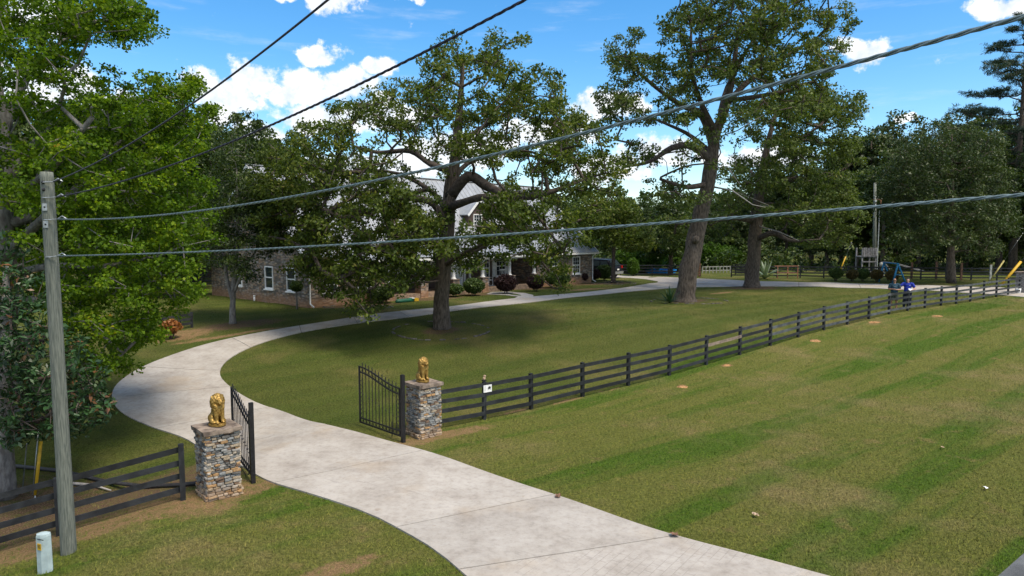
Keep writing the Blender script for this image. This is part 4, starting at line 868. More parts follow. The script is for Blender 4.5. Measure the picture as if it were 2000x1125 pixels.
fence('short black board fence running from the left pillar past the wooden utility pole', lf, seed=2)
a, b = (21.5, 66.8), (48.5, 61.5); n = 13
fence('black board fence along the back of the yard behind the row of round bushes', [(a[0] + (b[0] - a[0]) * i / n, a[1] + (b[1] - a[1]) * i / n) for i in range(n + 1)], seed=3)
pa, pb_ = G(1212, 538), G(1368, 540)
fence('black board fence in front of the blue pool, ending at a bare wooden post', [(pa.x + (pb_.x - pa.x) * i / 5, pa.y + (pb_.y - pa.y) * i / 5) for i in range(6)], seed=4)
fence('low black fence stub on the lawn beneath the maple boughs', [(G(318, 648).x, G(318, 648).y), (G(352, 643).x, G(352, 643).y), (G(375, 640).x, G(375, 640).y)], h=.72, nb=3, bw=.12, seed=5)
la, lb = G(340, 563), G(440, 558)
fence('black board fence on the lawn left of the stone house wall', [(la.x + (lb.x - la.x) * i / 4, la.y + (lb.y - la.y) * i / 4) for i in range(5)], seed=6)
ga, gb = G(1436, 537), G(1475, 537)
fence('short black board fence between the two big oak trunks', [(ga.x, ga.y), ((ga.x + gb.x) / 2, (ga.y + gb.y) / 2), (gb.x, gb.y)], seed=7)
# pale low picket run far behind
wa, wb = G(1372, 534), G(1426, 533); root = empty('picket_fence', wa, 0, 'low pale grey wire and picket fence beyond the wooden gate post', 'fence'); M_pale = mat('pale_wood', (.30, .31, .29), .8, .2)
for i in range(9): p = Vector((wa.x + (wb.x - wa.x) * i / 8, wa.y + (wb.y - wa.y) * i / 8, 0)); p.z = gz(p.x, p.y); q = p - wa; bx(root, 'post', q.x - .04, q.x + .04, q.y - .04, q.y + .04, q.z - .1, q.z + .75, M_pale)
for z in (.3, .7): beam(root, 'rail', (0, 0, z), tuple(wb - wa + Vector((0, 0, z))), .04, .09, M_pale)
# bare wooden gate at the end of the pool fence
g = G(1366, 541); root = empty('wooden_gate', g, 0, 'brown wooden rail gate at the end of the pool fence', 'gate'); M_brown = mat('brown_wood', (.17, .09, .055), .8, .2)
bx(root, 'post', -.08, .08, -.08, .08, -.1, 1.35, M_brown); bx(root, 'post', -.55, -.43, -.06, .06, -.1, 1.3, M_brown)
for k in range(5): bx(root, 'rail', -.5, .02, -.115, -.085, .15 + .25 * k, .27 + .25 * k, M_brown)
# third stone pillar at the far end of the long fence
ep = endp + Vector((fd[0], fd[1], 0)) * .9
pr3 = empty('stone_pillar', (ep.x, ep.y, gz(ep.x, ep.y)), R(38), 'grey stone pillar closing the far end of the long black fence', 'pillar', 'stone gate pillars')
M_ston2 = mat('far_ledge_stone', (.30, .30, .30), .85, scale=9, col2=(.10, .085, .075), bump=.8, bscale=14, stretch=(1, 1, 2.5))
bm = bmesh.new(); bmesh.ops.create_cube(bm, size=1.0); bmesh.ops.subdivide_edges(bm, edges=bm.edges, cuts=7, use_grid_fill=True)
for v in bm.verts: v.co = Vector((v.co.x * .8, v.co.y * .8, v.co.z * 1.5 + .68)); v.co += Vector((mnoise.noise(v.co * 9), mnoise.noise(v.co * 9 + Vector((5, 0, 0))), 0)) * .035
me = bpy.data.meshes.new('core'); bm.to_mesh(me); bm.free(); link('core', me, M_ston2, pr3); MB().box(-.47, .47, -.47, .47, 1.43, 1.53).build('cap_slab', M_cap, pr3)
bk = ep + Vector((-.75, -.5, 0)); root = empty('white_bucket', (bk.x, bk.y, gz(bk.x, bk.y)), 0, 'white plastic bucket at the foot of the far stone pillar', 'bucket')
MB().tube([(0, 0, 0), (0, 0, .36)], [.14, .17], 16).build('shell', M_white, root, True); MB().ring((0, 0, .36), .17, .012, (1, 0, 0), (0, 1, 0)).build('rim', M_white, root)
# sign and ornament on the first fence post
sp = Vector((*fpt(.42), 0)); sp.z = gz(sp.x, sp.y); fa = math.atan2(fd[1], fd[0])
sg = empty('fence_sign', sp + Vector((FN.x, FN.y, 0)) * .10 + Vector((FD.x, FD.y, 0)) * .06 + Vector((0, 0, .98)), fa, 'small white metal sign with a black figure on the first fence post', 'sign')
MB().box(-.15, .15, -.004, .004, -.13, .09).build('plate', M_white, sg)
ink = mat('black_ink', (.02, .02, .02), .6, 0, 1, 0); hr = MB()
hr.add([(.0, -.006, -.02), (.05, -.006, -.045), (.10, -.006, -.03), (.125, -.006, .03), (.10, -.006, .025), (.06, -.006, .045), (.02, -.006, .02)], [(0, 1, 2, 3, 4, 5, 6)]); hr.add([(.02, -.006, -.03), (.035, -.006, -.03), (.01, -.006, -.075), (.0, -.006, -.07)], [(0, 1, 2, 3)]); hr.add([(.085, -.006, -.03), (.1, -.006, -.03), (.12, -.006, -.07), (.11, -.006, -.075)], [(0, 1, 2, 3)]); hr.build('emblem', ink, sg)
ln = MB()
for k, wln in enumerate((.07, .05, .08, .06)): ln.box(-.125, -.125 + wln, -.0062, -.0052, .05 - k * .038, .056 - k * .038)
ln.build('print', mat('grey_ink', (.25, .25, .27), .6, 0, 1, 0), sg)
orn = empty('post_ornament', sp + Vector((0, 0, 1.205)), fa, 'small tan carved ornament perched on top of the first fence post', 'ornament'); M_tan = mat('tan_ceramic', (.42, .30, .20), .6, .3, 30, .1)
m = MB(); m.ball((0, 0, .05), (.05, .045, .055)); m.ball((.02, 0, .12), (.045, .04, .04)); m.ball((.06, 0, .12), (.02, .018, .015)); m.remesh('figure', M_tan, orn, .012, 2); bx(orn, 'base', -.055, .055, -.055, .055, -.02, .012, M_iron)

# ---------------------------------------------------------------- utility pole, cables, guards, pedestal
PD = 11.8; pt, pbm = at(91, 336, PD), at(134, 1075, PD - .02)
root = empty('utility_pole', (pbm.x, pbm.y, gz(pbm.x, pbm.y)), 0, 'grey green weathered wooden utility pole holding four cables, bearing metal plates', 'utility pole'); pz = root.location.copy()
up_ = pt - pbm; tz = lambda f: pbm + up_ * f - pz
tube(root, 'pole', [Vector((tz(0).x + .003, tz(0).y, -.4))] + [tz(f) for f in (0, .2, .4, .6, .8, .985, 1.0)], [.128, .125, .121, .117, .112, .107, .102, .096], M_pole, 20, True, .05, 3)
def zt(py): return tz((at(110, 1075, PD).z - at(110, py, PD).z) / (at(110, 1075, PD).z - at(110, 336, PD).z))
for py0, py1 in ((400, 410), (432, 445)):
    c0 = zt((py0 + py1) / 2); bx(root, 'metal_plate', c0.x - .03, c0.x + .05, c0.y - .118, c0.y - .108, c0.z - .06, c0.z + .06, M_steel); MB().ball((c0.x + .01, c0.y - .12, c0.z), .016, 8, 6).build('bolt', M_iron, root)
for py in (357, 371): c0 = zt(py); MB().ball((c0.x - .0, c0.y - .1, c0.z), (.03, .03, .03), 8, 6).build('bolt', M_iron, root)
def cable(label, a_px, b_px, ad, bd, via, r=.0075, strands=3, m=M_wire, ext=1.25):
    a, b = at(*a_px, ad), at(*b_px, bd); sag = 0
    def curve(u): p = a.lerp(b, u); p.z -= sag * 4 * u * (1 - u) if u <= 1 else sag * 4 * u * (1 - u); return p
    def proj(p):
        x, y, z = p.x, p.y, p.z - CAM_H; dz = y * math.cos(PITCH) - z * math.sin(PITCH); return 1000 + F * x / dz, 562.5 - F * (y * math.sin(PITCH) + z * math.cos(PITCH)) / dz
    for _ in range(6):
        us = np.linspace(0, 1, 400); k = int(np.argmin([abs(proj(curve(u))[0] - via[0]) for u in us])); u = us[k]; p = curve(u)
        sag += (via[1] - proj(p)[1]) * p.y / F / max(4 * u * (1 - u), .05)
    root = empty('power_cable', a, 0, label, 'cable', 'overhead cables')
    n = int((b - a).length * ext / .045); pts = [curve(ext * i / n) for i in range(n + 1)]
    for s in range(strands):
        q = []
        for i, p in enumerate(pts):
            t_ = (pts[min(i + 1, n)] - pts[max(i - 1, 0)]).normalized(); X_ = t_.cross(Vector((0, 0, 1))).normalized(); Y_ = X_.cross(t_); ph = i * .045 / .30 * 2 * math.pi + s * 2 * math.pi / strands; rr_ = r * 1.1 if strands > 1 else 0
            q.append(p + X_ * math.cos(ph) * rr_ + Y_ * math.sin(ph) * rr_ - a)
        tube(root, 'strand', q, r, m, 6)
    return a
ca = [cable('dark single cable leaving the very top of the wooden pole', (104, 355), (640, 0), PD - .1, 6.2, (360, 213), .011, 1, M_wireD, 1.5),
      cable('dark cable attached second from the top of the wooden pole', (110, 385), (1025, 0), PD - .1, 5.2, (600, 212), .0065, 3, M_wireD, 1.35),
      cable('thick twisted grey cable tied third from the top of the wooden pole', (112, 428), (2000, 32), PD - .1, 3.3, (1000, 293), .0068, 3, M_wire, 1.25),
      cable('pale twisted cable tied lowest on the wooden pole', (112, 500), (2000, 380), PD - .1, 4.6, (1000, 457), .0068, 3, M_wire, 1.25)]
for i, a0 in enumerate(ca):
    py = (355, 385, 428, 500)[i]; c0 = zt(py + 2); q = a0 - pz
    tube(root, 'cable_clamp', [c0 + Vector((-.02, -.11, 0)), c0 + Vector((.06, -.13, 0)), q, q + Vector((.12, -.05, .05)), q + Vector((.2, -.06, .0))], .011, M_steel, 6)
pe = Vector((at(88, 1100, 11.0).x, 11.0, 0)); pe.z = gz(pe.x, pe.y)
root = empty('utility_pedestal', pe, R(-20), 'small pale grey utility pedestal with yellow sticker at the foot of the wooden pole', 'pedestal'); M_ped = mat('pedestal_plastic', (.36, .45, .46), .5, .08)
hp = at(88, 1040, 11.0).z - pe.z
m = MB(); m.tube([(0, 0, -.1), (0, 0, hp - .05), (0, 0, hp - .015), (0, 0, hp)], [.125, .12, .11, .06], 8); o = m.build('housing', M_ped, root); o.rotation_euler = (0, 0, R(22.5)); o.scale = (1, .75, 1)
bx(root, 'sticker', -.02, .065, -.098, -.092, hp - .26, hp - .15, M_yellow); bx(root, 'lid_seam', -.115, .115, -.09, -.083, hp - .085, hp - .075, M_iron)
tx = MB()
for k in range(3): tx.box(-.012, .056, -.1, -.0985, hp - .18 - k * .022, hp - .172 - k * .022)
tx.build('sticker_print', ink, root)
def guard(label, foot, top, r=.035, m=M_yellow, wire=True, ext=1.6):
    foot, top = Vector(foot), Vector(top); root = empty('guy_wire_guard', foot, 0, label, 'guy guard', 'guy wire guards'); d = top - foot
    tube(root, 'guard', [d * .06, d * .5, d], [r * .8, r, r], m, 10)
    tube(root, 'anchor_rod', [Vector((0, 0, -.1)) - d * .02, d * .08], .014, M_steel, 6)
    if wire: tube(root, 'guy_wire', [d * .9, d * ext], .006, M_steel, 5)
g = G(68, 975); guard('yellow guy wire guard leaning under the magnolia behind the short fence', g, at(80, 862, g.y + .15), .035, ext=1.9)
root = empty('guy_rod', G(63, 968), 0, 'thin pale steel guy rod standing right beside the yellow guard', 'guy rod'); q = at(75, 840, root.location.y + .1) - root.location; tube(root, 'rod', [Vector((0, 0, -.05)), q], .012, M_steel, 6); tube(root, 'eye', [q, q * 1.03], [.02, .004], M_steel, 6)
root = empty('guy_rod', G(44, 955), 0, 'dark slanted steel guy rod under the magnolia near the yellow guard', 'guy rod'); q = at(52, 868, root.location.y + .1) - root.location; tube(root, 'rod', [Vector((0, 0, -.05)), q], .014, mat('dull_steel', (.14, .15, .14), .6), 6); tube(root, 'eye', [q, q * 1.03], [.02, .004], M_steel, 6)
d = 58; a = at(1930, 552, d); a.z = gz(a.x, a.y); guard('pale yellow guy wire guard leaning over the far end of the back fence', a, at(1961, 509, d), .06, mat('faded_yellow', (.42, .36, .12), .6), ext=2.2)
d = 54; a = at(1952, 560, d); a.z = gz(a.x, a.y); guard('deep yellow double guy wire guard next to the far stone pillar', a, at(1994, 511, d), .10, ext=2.0)
d = 70; a = at(1637, 540, d); a.z = gz(a.x, a.y); guard('yellow guy wire guard behind the round bushes of the back fence', a, at(1652, 501, d), .06, ext=1.8)
# edging pipe and log under the magnolia
root = tag(tube(None, 'edging_pipe', [(-13.2, 17.4, gz(-13.2, 17.4) + .05)] + [(x, y, gz(x, y) + .05) for x, y in ((-11.5, 17.0), (-10, 16.4), (-8.6, 15.6), (-7.6, 15.1), (-6.9, 14.9))], .05, mat('black_pipe', (.03, .028, .03), .6, .2), 8), 'dark edging pipe lying along the mulch behind the short fence', 'edging')
tag(tube(None, 'fallen_branch', [(x, y, gz(x, y) + .05) for x, y in ((-11.6, 16.1), (-10.9, 16.3), (-10.2, 16.2), (-9.6, 15.9))], [.05, .045, .035, .015], M_dead, 7), 'pale fallen branch on the mulch under the magnolia', 'branch')

# far pole
d = 71; a = at(1708, 530, d); a.z = gz(a.x, a.y); tp = at(1709, 357, d)
root = empty('utility_pole', a, 0, 'distant wooden utility pole with a white fuse bracket near its top', 'utility pole'); q = tp - a
tube(root, 'pole', [Vector((0, 0, -.3)), q * .5, q], [.2, .17, .13], M_pole, 12); M_rust = mat('rust_metal', (.35, .16, .09), .6, .2)
z = q.z - 1.7; MB().box(-.45, .45, -.1, .1, z - .06, z + .06).build('cross_arm', M_brown, root)
for s in (-.35, .02, .36): m = MB(); m.tube([(s, -.12, z + .05), (s, -.12, z + .15), (s, -.12, z + .34)], [.05, .08, .03], 8); m.build('insulator', M_white, root)
for s in (-.3, .22): m = MB(); m.tube([(s, -.2, z - .1), (s, -.2, z - .65)], [.09, .06], 8); m.build('fuse_cutout', M_white if s < 0 else M_rust, root)
bx(root, 'conduit', .12, .2, -.2, -.12, -.1, q.z * .7, M_steel)

# ---------------------------------------------------------------- the house
M_brick = bpy.data.materials.new('mixed_stone_wall'); M_brick.use_nodes = True; t = NT(M_brick.node_tree)
tcn = t.n('ShaderNodeTexCoord').outputs['Object']; sx = t.n('ShaderNodeSeparateXYZ', {0: tcn}); uv = t.n('ShaderNodeCombineXYZ', {0: t.math('ADD', sx.outputs[0], sx.outputs[1]), 1: sx.outputs[2]}).outputs[0]
bk_ = t.n('ShaderNodeTexBrick', {'Vector': uv, 'Scale': 1.0, 'Mortar Size': .008, 'Brick Width': .27, 'Row Height': .085, 'Bias': .0, 'Color1': (.0, .0, .0, 1), 'Color2': (1, 1, 1, 1), 'Mortar': (.5, .5, .5, 1)})
vo = t.n('ShaderNodeTexVoronoi', {'Vector': t.vm('MULTIPLY', uv, (3.4, 9.5, 1)).outputs[0], 'Scale': 1.0}); rnd = t.n('ShaderNodeSeparateColor', {0: vo.outputs['Color']}).outputs[0]
c = t.ramp(rnd, [(0, (.12, .105, .095)), (.2, (.24, .22, .20)), (.4, (.34, .25, .16)), (.55, (.24, .15, .10)), (.7, (.31, .29, .27)), (.85, (.22, .13, .085)), (1, (.38, .29, .20))])
c = t.mix(t.rng(vo.outputs['Distance'], .35, .75), c, (.10, .085, .07))
c = t.mix(t.math('MULTIPLY', t.rng(t.math('ADD', sx.outputs[2], t.math('MULTIPLY', t.noise(tcn, 1.2), .5)), 1.0, .45), .65), c, (.30, .15, .07))
t.n('ShaderNodeOutputMaterial', {0: t.n('ShaderNodeBsdfPrincipled', {'Base Color': c, 'Roughness': .85, 'Normal': t.n('ShaderNodeBump', {'Height': vo.outputs['Distance'], 'Strength': .6, 'Distance': .03, }, invert=True)})})
M_tin = mat('galvanised_roof', (.36, .375, .39), .42, .08, 2, .02, metal=.3)
M_bwall = mat('brown_siding', (.085, .06, .05), .75, .15, 4, .1)
M_fl = mat('porch_boards', (.24, .17, .12), .7, .2)
hs = empty('stone_house', HOUSE_O, HANG, 'long stone and brick house with tin roof and white columned porch behind the oak', 'house')
Lh, Dh, EV, RZ = 27.7, 12.6, 2.75, 8.5
def part(name, x0, x1, y0, y1, z0, z1, m, parent=hs): return MB().box(x0, x1, y0, y1, z0, z1).build(name, m, parent)
part('wall', 0, 5.3, 0, Dh, -.4, EV, M_brick); part('wall', 20.3, Lh, 0, Dh, -.4, EV, M_brick); part('porch_wall', 5.302, 20.298, 2.6, Dh - .1, -.4, 4.4, M_bwall)
part('porch_floor', 5.302, 20.298, -.15, 2.6, -.4, .32, M_fl); part('porch_ceiling', 5.302, 20.298, -.1, 2.6, EV - .06, EV - .02, M_white); part('porch_beam', 5.302, 20.298, -.1, .12, EV - .36, EV - .062, M_white)
for x0, x1 in ((-.02, 5.3), (20.3, Lh + .02)):
    for xg in (x0, x1 - .0): pass
gm = MB(); gm.add([(.002, 0, EV), (.002, Dh, EV), (.002, Dh / 2, RZ - .25), (.25, 0, EV), (.25, Dh, EV), (.25, Dh / 2, RZ - .25)], [(0, 2, 1), (3, 4, 5), (0, 1, 4, 3), (1, 2, 5, 4), (2, 0, 3, 5)]); gm.build('gable_wall', M_brick, hs)
gm = MB(); xg = Lh - .25; gm.add([(xg, 0, EV), (xg, Dh, EV), (xg, Dh / 2, RZ - .25), (Lh, 0, EV), (Lh, Dh, EV), (Lh, Dh / 2, RZ - .25)], [(0, 2, 1), (3, 4, 5), (0, 1, 4, 3), (1, 2, 5, 4), (2, 0, 3, 5)]); gm.build('gable_wall', M_brick, hs)
def roof(name, x0, x1, e, r_, wdt=.48):       # standing seam panels from the eave line e=(y,z) up to the ridge r_=(y,z)
    e3, r3 = Vector((0, e[0], e[1])), Vector((0, r_[0], r_[1])); L_ = (r3 - e3).length; n = int(round((x1 - x0) / wdt)); wd_ = (x1 - x0) / n
    m = MB(); m.box(-wd_ / 2 + .001, wd_ / 2 - .001, 0, L_, 0, .03); m.box(-wd_ / 2 - .022, -wd_ / 2 + .022, .004, L_ - .004, .012, .06); me = mesh('roof_panel', m.v, m.f); me.materials.append(M_tin)
    d = (r3 - e3).normalized(); N_ = Vector((1, 0, 0)).cross(d)
    rt = bpy.data.objects.new(name, None); C.objects.link(rt); rt.parent = hs
    for i in range(n):
        M = Matrix(((1, 0, 0), (0, d.y, N_.y), (0, d.z, N_.z))).to_4x4(); link('roof_panel', me, None, rt, Matrix.Translation((x0 + wd_ * (i + .5), e[0], e[1])) @ M)
sl_ = (RZ - EV) / (Dh / 2)
roof('roof_slope', -.4, 5.7, (-.45, EV - .1), (Dh / 2, RZ)); roof('roof_slope', 19.9, Lh + .4, (-.45, EV - .1), (Dh / 2, RZ)); roof('porch_roof', 5.702, 19.898, (-.6, EV - .02), (2.75, 4.35)); roof('roof_slope', 5.702, 19.898, (2.35, 4.15), (Dh / 2, RZ + .02)); roof('roof_slope', -.4, Lh + .4, (Dh + .4, EV - .1), (Dh / 2, RZ))
part('ridge_cap', -.42, Lh + .42, Dh / 2 - .15, Dh / 2 + .15, RZ + .03, RZ + .09, M_tin)
for x0, x1, y_ in ((-.42, 5.3, -.5), (20.3, Lh + .42, -.5), (5.31, 20.29, -.66)): part('gutter', x0, x1, y_, y_ + .1, EV - .24, EV - .11, M_white)
for xc in (-.42, Lh + .36): m = MB(); m.bar((xc, -.45, EV - .14), (xc, Dh / 2, RZ - .06), .05, .2); m.build('rake_board', M_white, hs); m = MB(); m.bar((xc, Dh + .4, EV - .14), (xc, Dh / 2, RZ - .06), .05, .2); m.build('rake_board', M_white, hs)
def window(x, z0, z1, wd, y=0.0, axis='y', parent=hs, nv=2, ft=.07):
    rt = bpy.data.objects.new('window', None); C.objects.link(rt); rt.parent = parent
    if axis == 'y': rt.location = (x, y, 0)
    else: rt.location = (y, x, 0); rt.rotation_euler = (0, 0, R(-90))
    h = wd / 2; part('pane', -h, h, -.012, .03, z0, z1, M_glass, rt)
    f = MB(); f.box(-h - ft, -h, -.06, .03, z0 - .09, z1 + ft); f.box(h, h + ft, -.06, .03, z0 - .09, z1 + ft); f.box(-h, h, -.06, .03, z1, z1 + ft); f.box(-h, h, -.06, .03, z0 - .09, z0); f.build('frame', M_white, rt)
    mu = MB(); mu.box(-h, h, -.035, -.014, (z0 + z1) / 2 - .035, (z0 + z1) / 2 + .035)
    for k in range(1, nv + 1 if axis == 'y' else 1): xx_ = -h + wd * k / (nv + 1); mu.box(xx_ - .009, xx_ + .009, -.03, -.0135, z0, z1)
    for k in ((1, 3) if axis == 'y' else ()): zz_ = z0 + (z1 - z0) * k / 4; mu.box(-h, h, -.029, -.0132, zz_ - .009, zz_ + .009)
    mu.build('muntin', M_white, rt); part('sill', -h - .14, h + .14, -.13, .03, z0 - .17, z0 - .092, M_white, rt); return rt
window(1.3, .95, 2.25, .9); window(3.7, .95, 2.25, .9)
for yy_ in (2.0, 4.6, 8.6): window(yy_, .95, 2.2, .85, 0.0, 'x')
window(22.3, .95, 2.25, .9); window(25.4, .95, 2.25, .9)
def shutter(x, y, z0=.85, z1=2.35, wd=.38):
    s = part('shutter', x - wd / 2, x + wd / 2, y - .05, y - .005, z0, z1, M_white); 
    m = MB()
    for k in range(14): zz_ = z0 + .08 + (z1 - z0 - .16) * k / 13; m.box(x - wd / 2 + .05, x + wd / 2 - .05, y - .065, y - .0505, zz_ - .025, zz_ + .02)
    m.build('louvre', M_whiteg, s)
yw = 2.6
for x in (6.6, 9.0): window(x, .95, 2.4, 1.0, yw); shutter(x - .8, yw); shutter(x + .8, yw)
window(18.8, .95, 2.4, 1.0, yw); shutter(18.0, yw); shutter(19.6, yw)
window(17.0, .75, 2.4, .85, yw)
def door(x, wd, m=M_white):
    d_ = part('door', x - wd / 2, x + wd / 2, yw - .06, yw - .003, .325, 2.45, m); part('handle', x + wd * .32, x + wd * .38, yw - .11, yw - .061, 1.28, 1.42, M_iron, d_)
    for zz_ in ((.5, 1.2), (1.45, 2.25)): part('panel', x - wd * .33, x + wd * .33, yw - .075, yw - .0605, zz_[0], zz_[1], M_whiteg, d_)
door(13.1, .95); door(14.1, .95)
for x in (12.45, 14.75, 15.3): part('door_trim', x - .09, x + .09, yw - .08, yw - .004, .325, 2.6, M_white)
for x in (11.6, 15.95):
    rt = bpy.data.objects.new('oval_window', None); C.objects.link(rt); rt.parent = hs; rt.location = (x, yw, 1.85)
    m = MB(); m.ring((0, -.03, 0), .30, .055, (1, 0, 0), (0, 0, 1), 24, 6); o = m.build('frame', M_white, rt, True); o.scale = (1, 1, 1.5)
    m = MB(); m.tube([(0, -.03, 0), (0, .0, 0)], [.29, .29], 24); o = m.build('pane', M_glass, rt); o.scale = (1, 1, 1.5)
for x in (5.6, 8.4, 11.3, 14.2, 17.1, 20.0):
    m = MB(); bm = bmesh.new(); bmesh.ops.create_cube(bm, size=1.0); bmesh.ops.subdivide_edges(bm, edges=bm.edges, cuts=4, use_grid_fill=True)
    for v in bm.verts: v.co = Vector((v.co.x * .62 + x, v.co.y * .62 + .1, v.co.z * 1.35 + .375)); v.co += Vector((mnoise.noise(v.co * 7), mnoise.noise(v.co * 7 + Vector((9, 0, 0))), 0)) * .03
    me = bpy.data.meshes.new('pier'); bm.to_mesh(me); bm.free(); p = link('pier', me, M_brick, hs); part('pier_cap', x - .36, x + .36, -.26, .46, 1.052, 1.11, M_cap, p)
    m = MB(); m.tube([(x, .1, 1.11), (x, .1, 1.16), (x, .1, 1.2), (x, .1, 1.24), (x, .1, EV - .5), (x, .1, EV - .46), (x, .1, EV - .42), (x, .1, EV - .36)], [.2, .2, .15, .135, .115, .15, .19, .2], 16); m.build('column', M_white, hs, True)
for x, y_ in ((-.06, -.06), (Lh + .05, -.06)): tube(hs, 'downspout', [(x, y_ - .3, EV - .2), (x, y_, EV - .5), (x, y_, .25), (x + .0, y_ - .35, .08)], .05, M_white, 6)
def dormer(x):
    rt = bpy.data.objects.new('dormer', None); C.objects.link(rt); rt.parent = hs; y0, y1, z0, z1, zr = 3.0, 5.6, 4.2, 5.9, 6.9; h = 1.0
    m = MB(); m.add([(x - h, y0, z0), (x + h, y0, z0), (x + h, y0, z1), (x, y0, zr), (x - h, y0, z1), (x - h, y1, z0), (x + h, y1, z0), (x + h, y1, z1), (x, y1, zr), (x - h, y1, z1)], [(0, 1, 2, 3, 4), (5, 9, 8, 7, 6), (0, 4, 9, 5), (1, 6, 7, 2)]); m.build('dormer_wall', M_bwall, rt)
    for s in (-1, 1): m = MB(); m.add([(x, y0 - .25, zr + .08), (x, y1 + .2, zr + .08), (x + s * 1.25, y1 + .2, z1 - .17), (x + s * 1.25, y0 - .25, z1 - .17), (x, y0 - .25, zr + .02), (x, y1 + .2, zr + .02), (x + s * 1.25, y1 + .2, z1 - .23), (x + s * 1.25, y0 - .25, z1 - .23)], BOXF); m.build('dormer_roof', M_tin, rt); m = MB(); m.bar((x, y0 - .27, zr - .02), (x + s * 1.25, y0 - .27, z1 - .27), .04, .16); m.build('rake_board', M_white, rt)
    wv_ = window(x, 4.75, 5.7, .8, y0); wv_.parent = hs
dormer(9.2); dormer(16.6)
def rocker(t_, s_, ang, label):
    x, y = house_pt(t_, s_); root = empty('rocking_chair', (x, y, HOUSE_O.z + .32), HANG + ang, label, 'chair', 'porch rocking chairs')
    for sx_ in (-.26, .26):
        m = MB(); pts = [(sx_, -.45 + .9 * i / 8, .06 * ((i - 4) / 4) ** 2) for i in range(9)]
        for a, b in zip(pts[:-1], pts[1:]): m.bar(a, b, .03, .035)
        m.build('runner', M_white, root); bx(root, 'leg', sx_ - .02, sx_ + .02, -.27, -.23, .02, .62, M_white); bx(root, 'leg', sx_ - .02, sx_ + .02, .2, .24, .02, .5, M_white); bx(root, 'armrest', sx_ - .04, sx_ + .04, -.3, .28, .62, .65, M_white)
    bx(root, 'seat', -.27, .27, -.27, .24, .42, .45, M_white)
    for k in range(6): x_ = -.22 + .44 * k / 5; m = MB(); m.bar((x_, .22, .45), (x_, .42, 1.12), .04, .015, up=(1, 0, 0)); m.build('slat', M_white, root)
    m = MB(); m.bar((-.27, .42, 1.12), (.27, .42, 1.12), .03, .1); m.build('head_rail', M_white, root)
rocker(15.9, 1.2, R(10), 'white rocking chair on the porch beneath the oval window'); rocker(18.0, 1.3, R(-12), 'white rocking chair on the porch near the far column and tall window')

# ---------------------------------------------------------------- shrubs, agave, yucca
def shrub(name, label, px, py, rw_, rh, lm, seed, n=2600, leaf=.06, group='clipped bushes', stem=.18):
    b = G(px, py); rs = np.random.default_rng(seed); root = empty(name, b, 0, label, 'shrub', group)
    d = rs.normal(size=(n, 3)); d /= np.linalg.norm(d, axis=1)[:, None]; r_ = rs.random((n, 1)) ** .25
    lump = 1 + .10 * np.sin(d[:, :1] * 7 + seed) * np.cos(d[:, 1:2] * 6 + d[:, 2:3] * 5)
    cen = d * r_ * lump * np.array([rw_, rw_, rh]) + np.array([0, 0, stem + rh]); cen = cen[cen[:, 2] > .05]
    V, v = leaves_geo(cen, .05, 3, leaf * 1.5, leaf, rs, 1.0); tag(link('foliage', np_mesh('foliage', V, np.arange(len(V)), 4, v), lm, root), kind='stuff')
    for k in range(5): a = k * 1.26; tube(root, 'stem', [(math.cos(a) * .05, math.sin(a) * .05, -.05), (math.cos(a) * rw_ * .5, math.sin(a) * rw_ * .5, stem + rh)], [.025, .01], M_bark2, 5)
    return root
GH = 'foundation shrubs before the porch'
for nm, lab, px, py, a_, b_, lm in [('round_shrub', 'wide clipped green shrub left of the burgundy bush by the porch', 925, 578, .75, .52, L_box), ('burgundy_shrub', 'big rounded burgundy shrub before the porch columns', 988, 574, .80, .60, L_burg), ('burgundy_shrub', 'smaller open burgundy shrub beside the front walk', 1046, 569, .62, .50, L_burg), ('round_shrub', 'low dark green shrub at the foot of the porch pier behind the oak trunk', 888, 580, .6, .35, L_box), ('round_shrub', 'spreading green shrub under the hanging oak clump by the porch end', 1090, 562, 1.0, .55, L_box), ('round_shrub', 'tight green ball shrub nearest the parked car', 1180, 548, .78, .62, L_box), ('burgundy_shrub', 'dark burgundy shrub touching the green ball shrub at the house corner', 1161, 549, .6, .45, L_burg), ('round_shrub', 'small rusty shrub against the far house corner', 1160, 540, .6, .5, L_rust), ('burgundy_shrub', 'reddish low shrub between the porch end and house corner', 1135, 553, .6, .4, L_burg), ('round_shrub', 'dark shadowed shrub under the stone corner window', 640, 594, .95, .48, L_box), ('round_shrub', 'dark leafy shrub beside the first porch pier', 745, 592, .8, .42, L_dark), ('round_shrub', 'loose green bush growing against the pool fence', 1236, 540, .6, .85, L_bright)]:
    shrub(nm, lab, px, py, a_, b_, lm, px, group=GH, leaf=.07)
for i, (px, py, a_, b_, lm, lab) in enumerate([(1632, 549, .58, .48, L_box, 'green topped bush at the end of the row nearest the agave'), (1664, 550, .5, .4, L_rust, 'brownish bush second from the agave in the fence row'), (1685, 550, .55, .45, L_box, 'round yellow green bush in the middle of the fence row'), (1712, 551, .5, .42, L_rust, 'brown bush in the fence row below the distant pole'), (1742, 553, .52, .42, L_rust, 'reddish bush in the fence row beside the blue frame')]):
    shrub('round_bush', lab, px, py, a_, b_, lm, 100 + i, group='bushes along the back fence', leaf=.07, stem=.25)
shrub('orange_shrub', 'small orange brown shrub at the edge of the drive under the maple', 335, 662, .45, .32, L_orange, 71, 260, .09, None, .25)
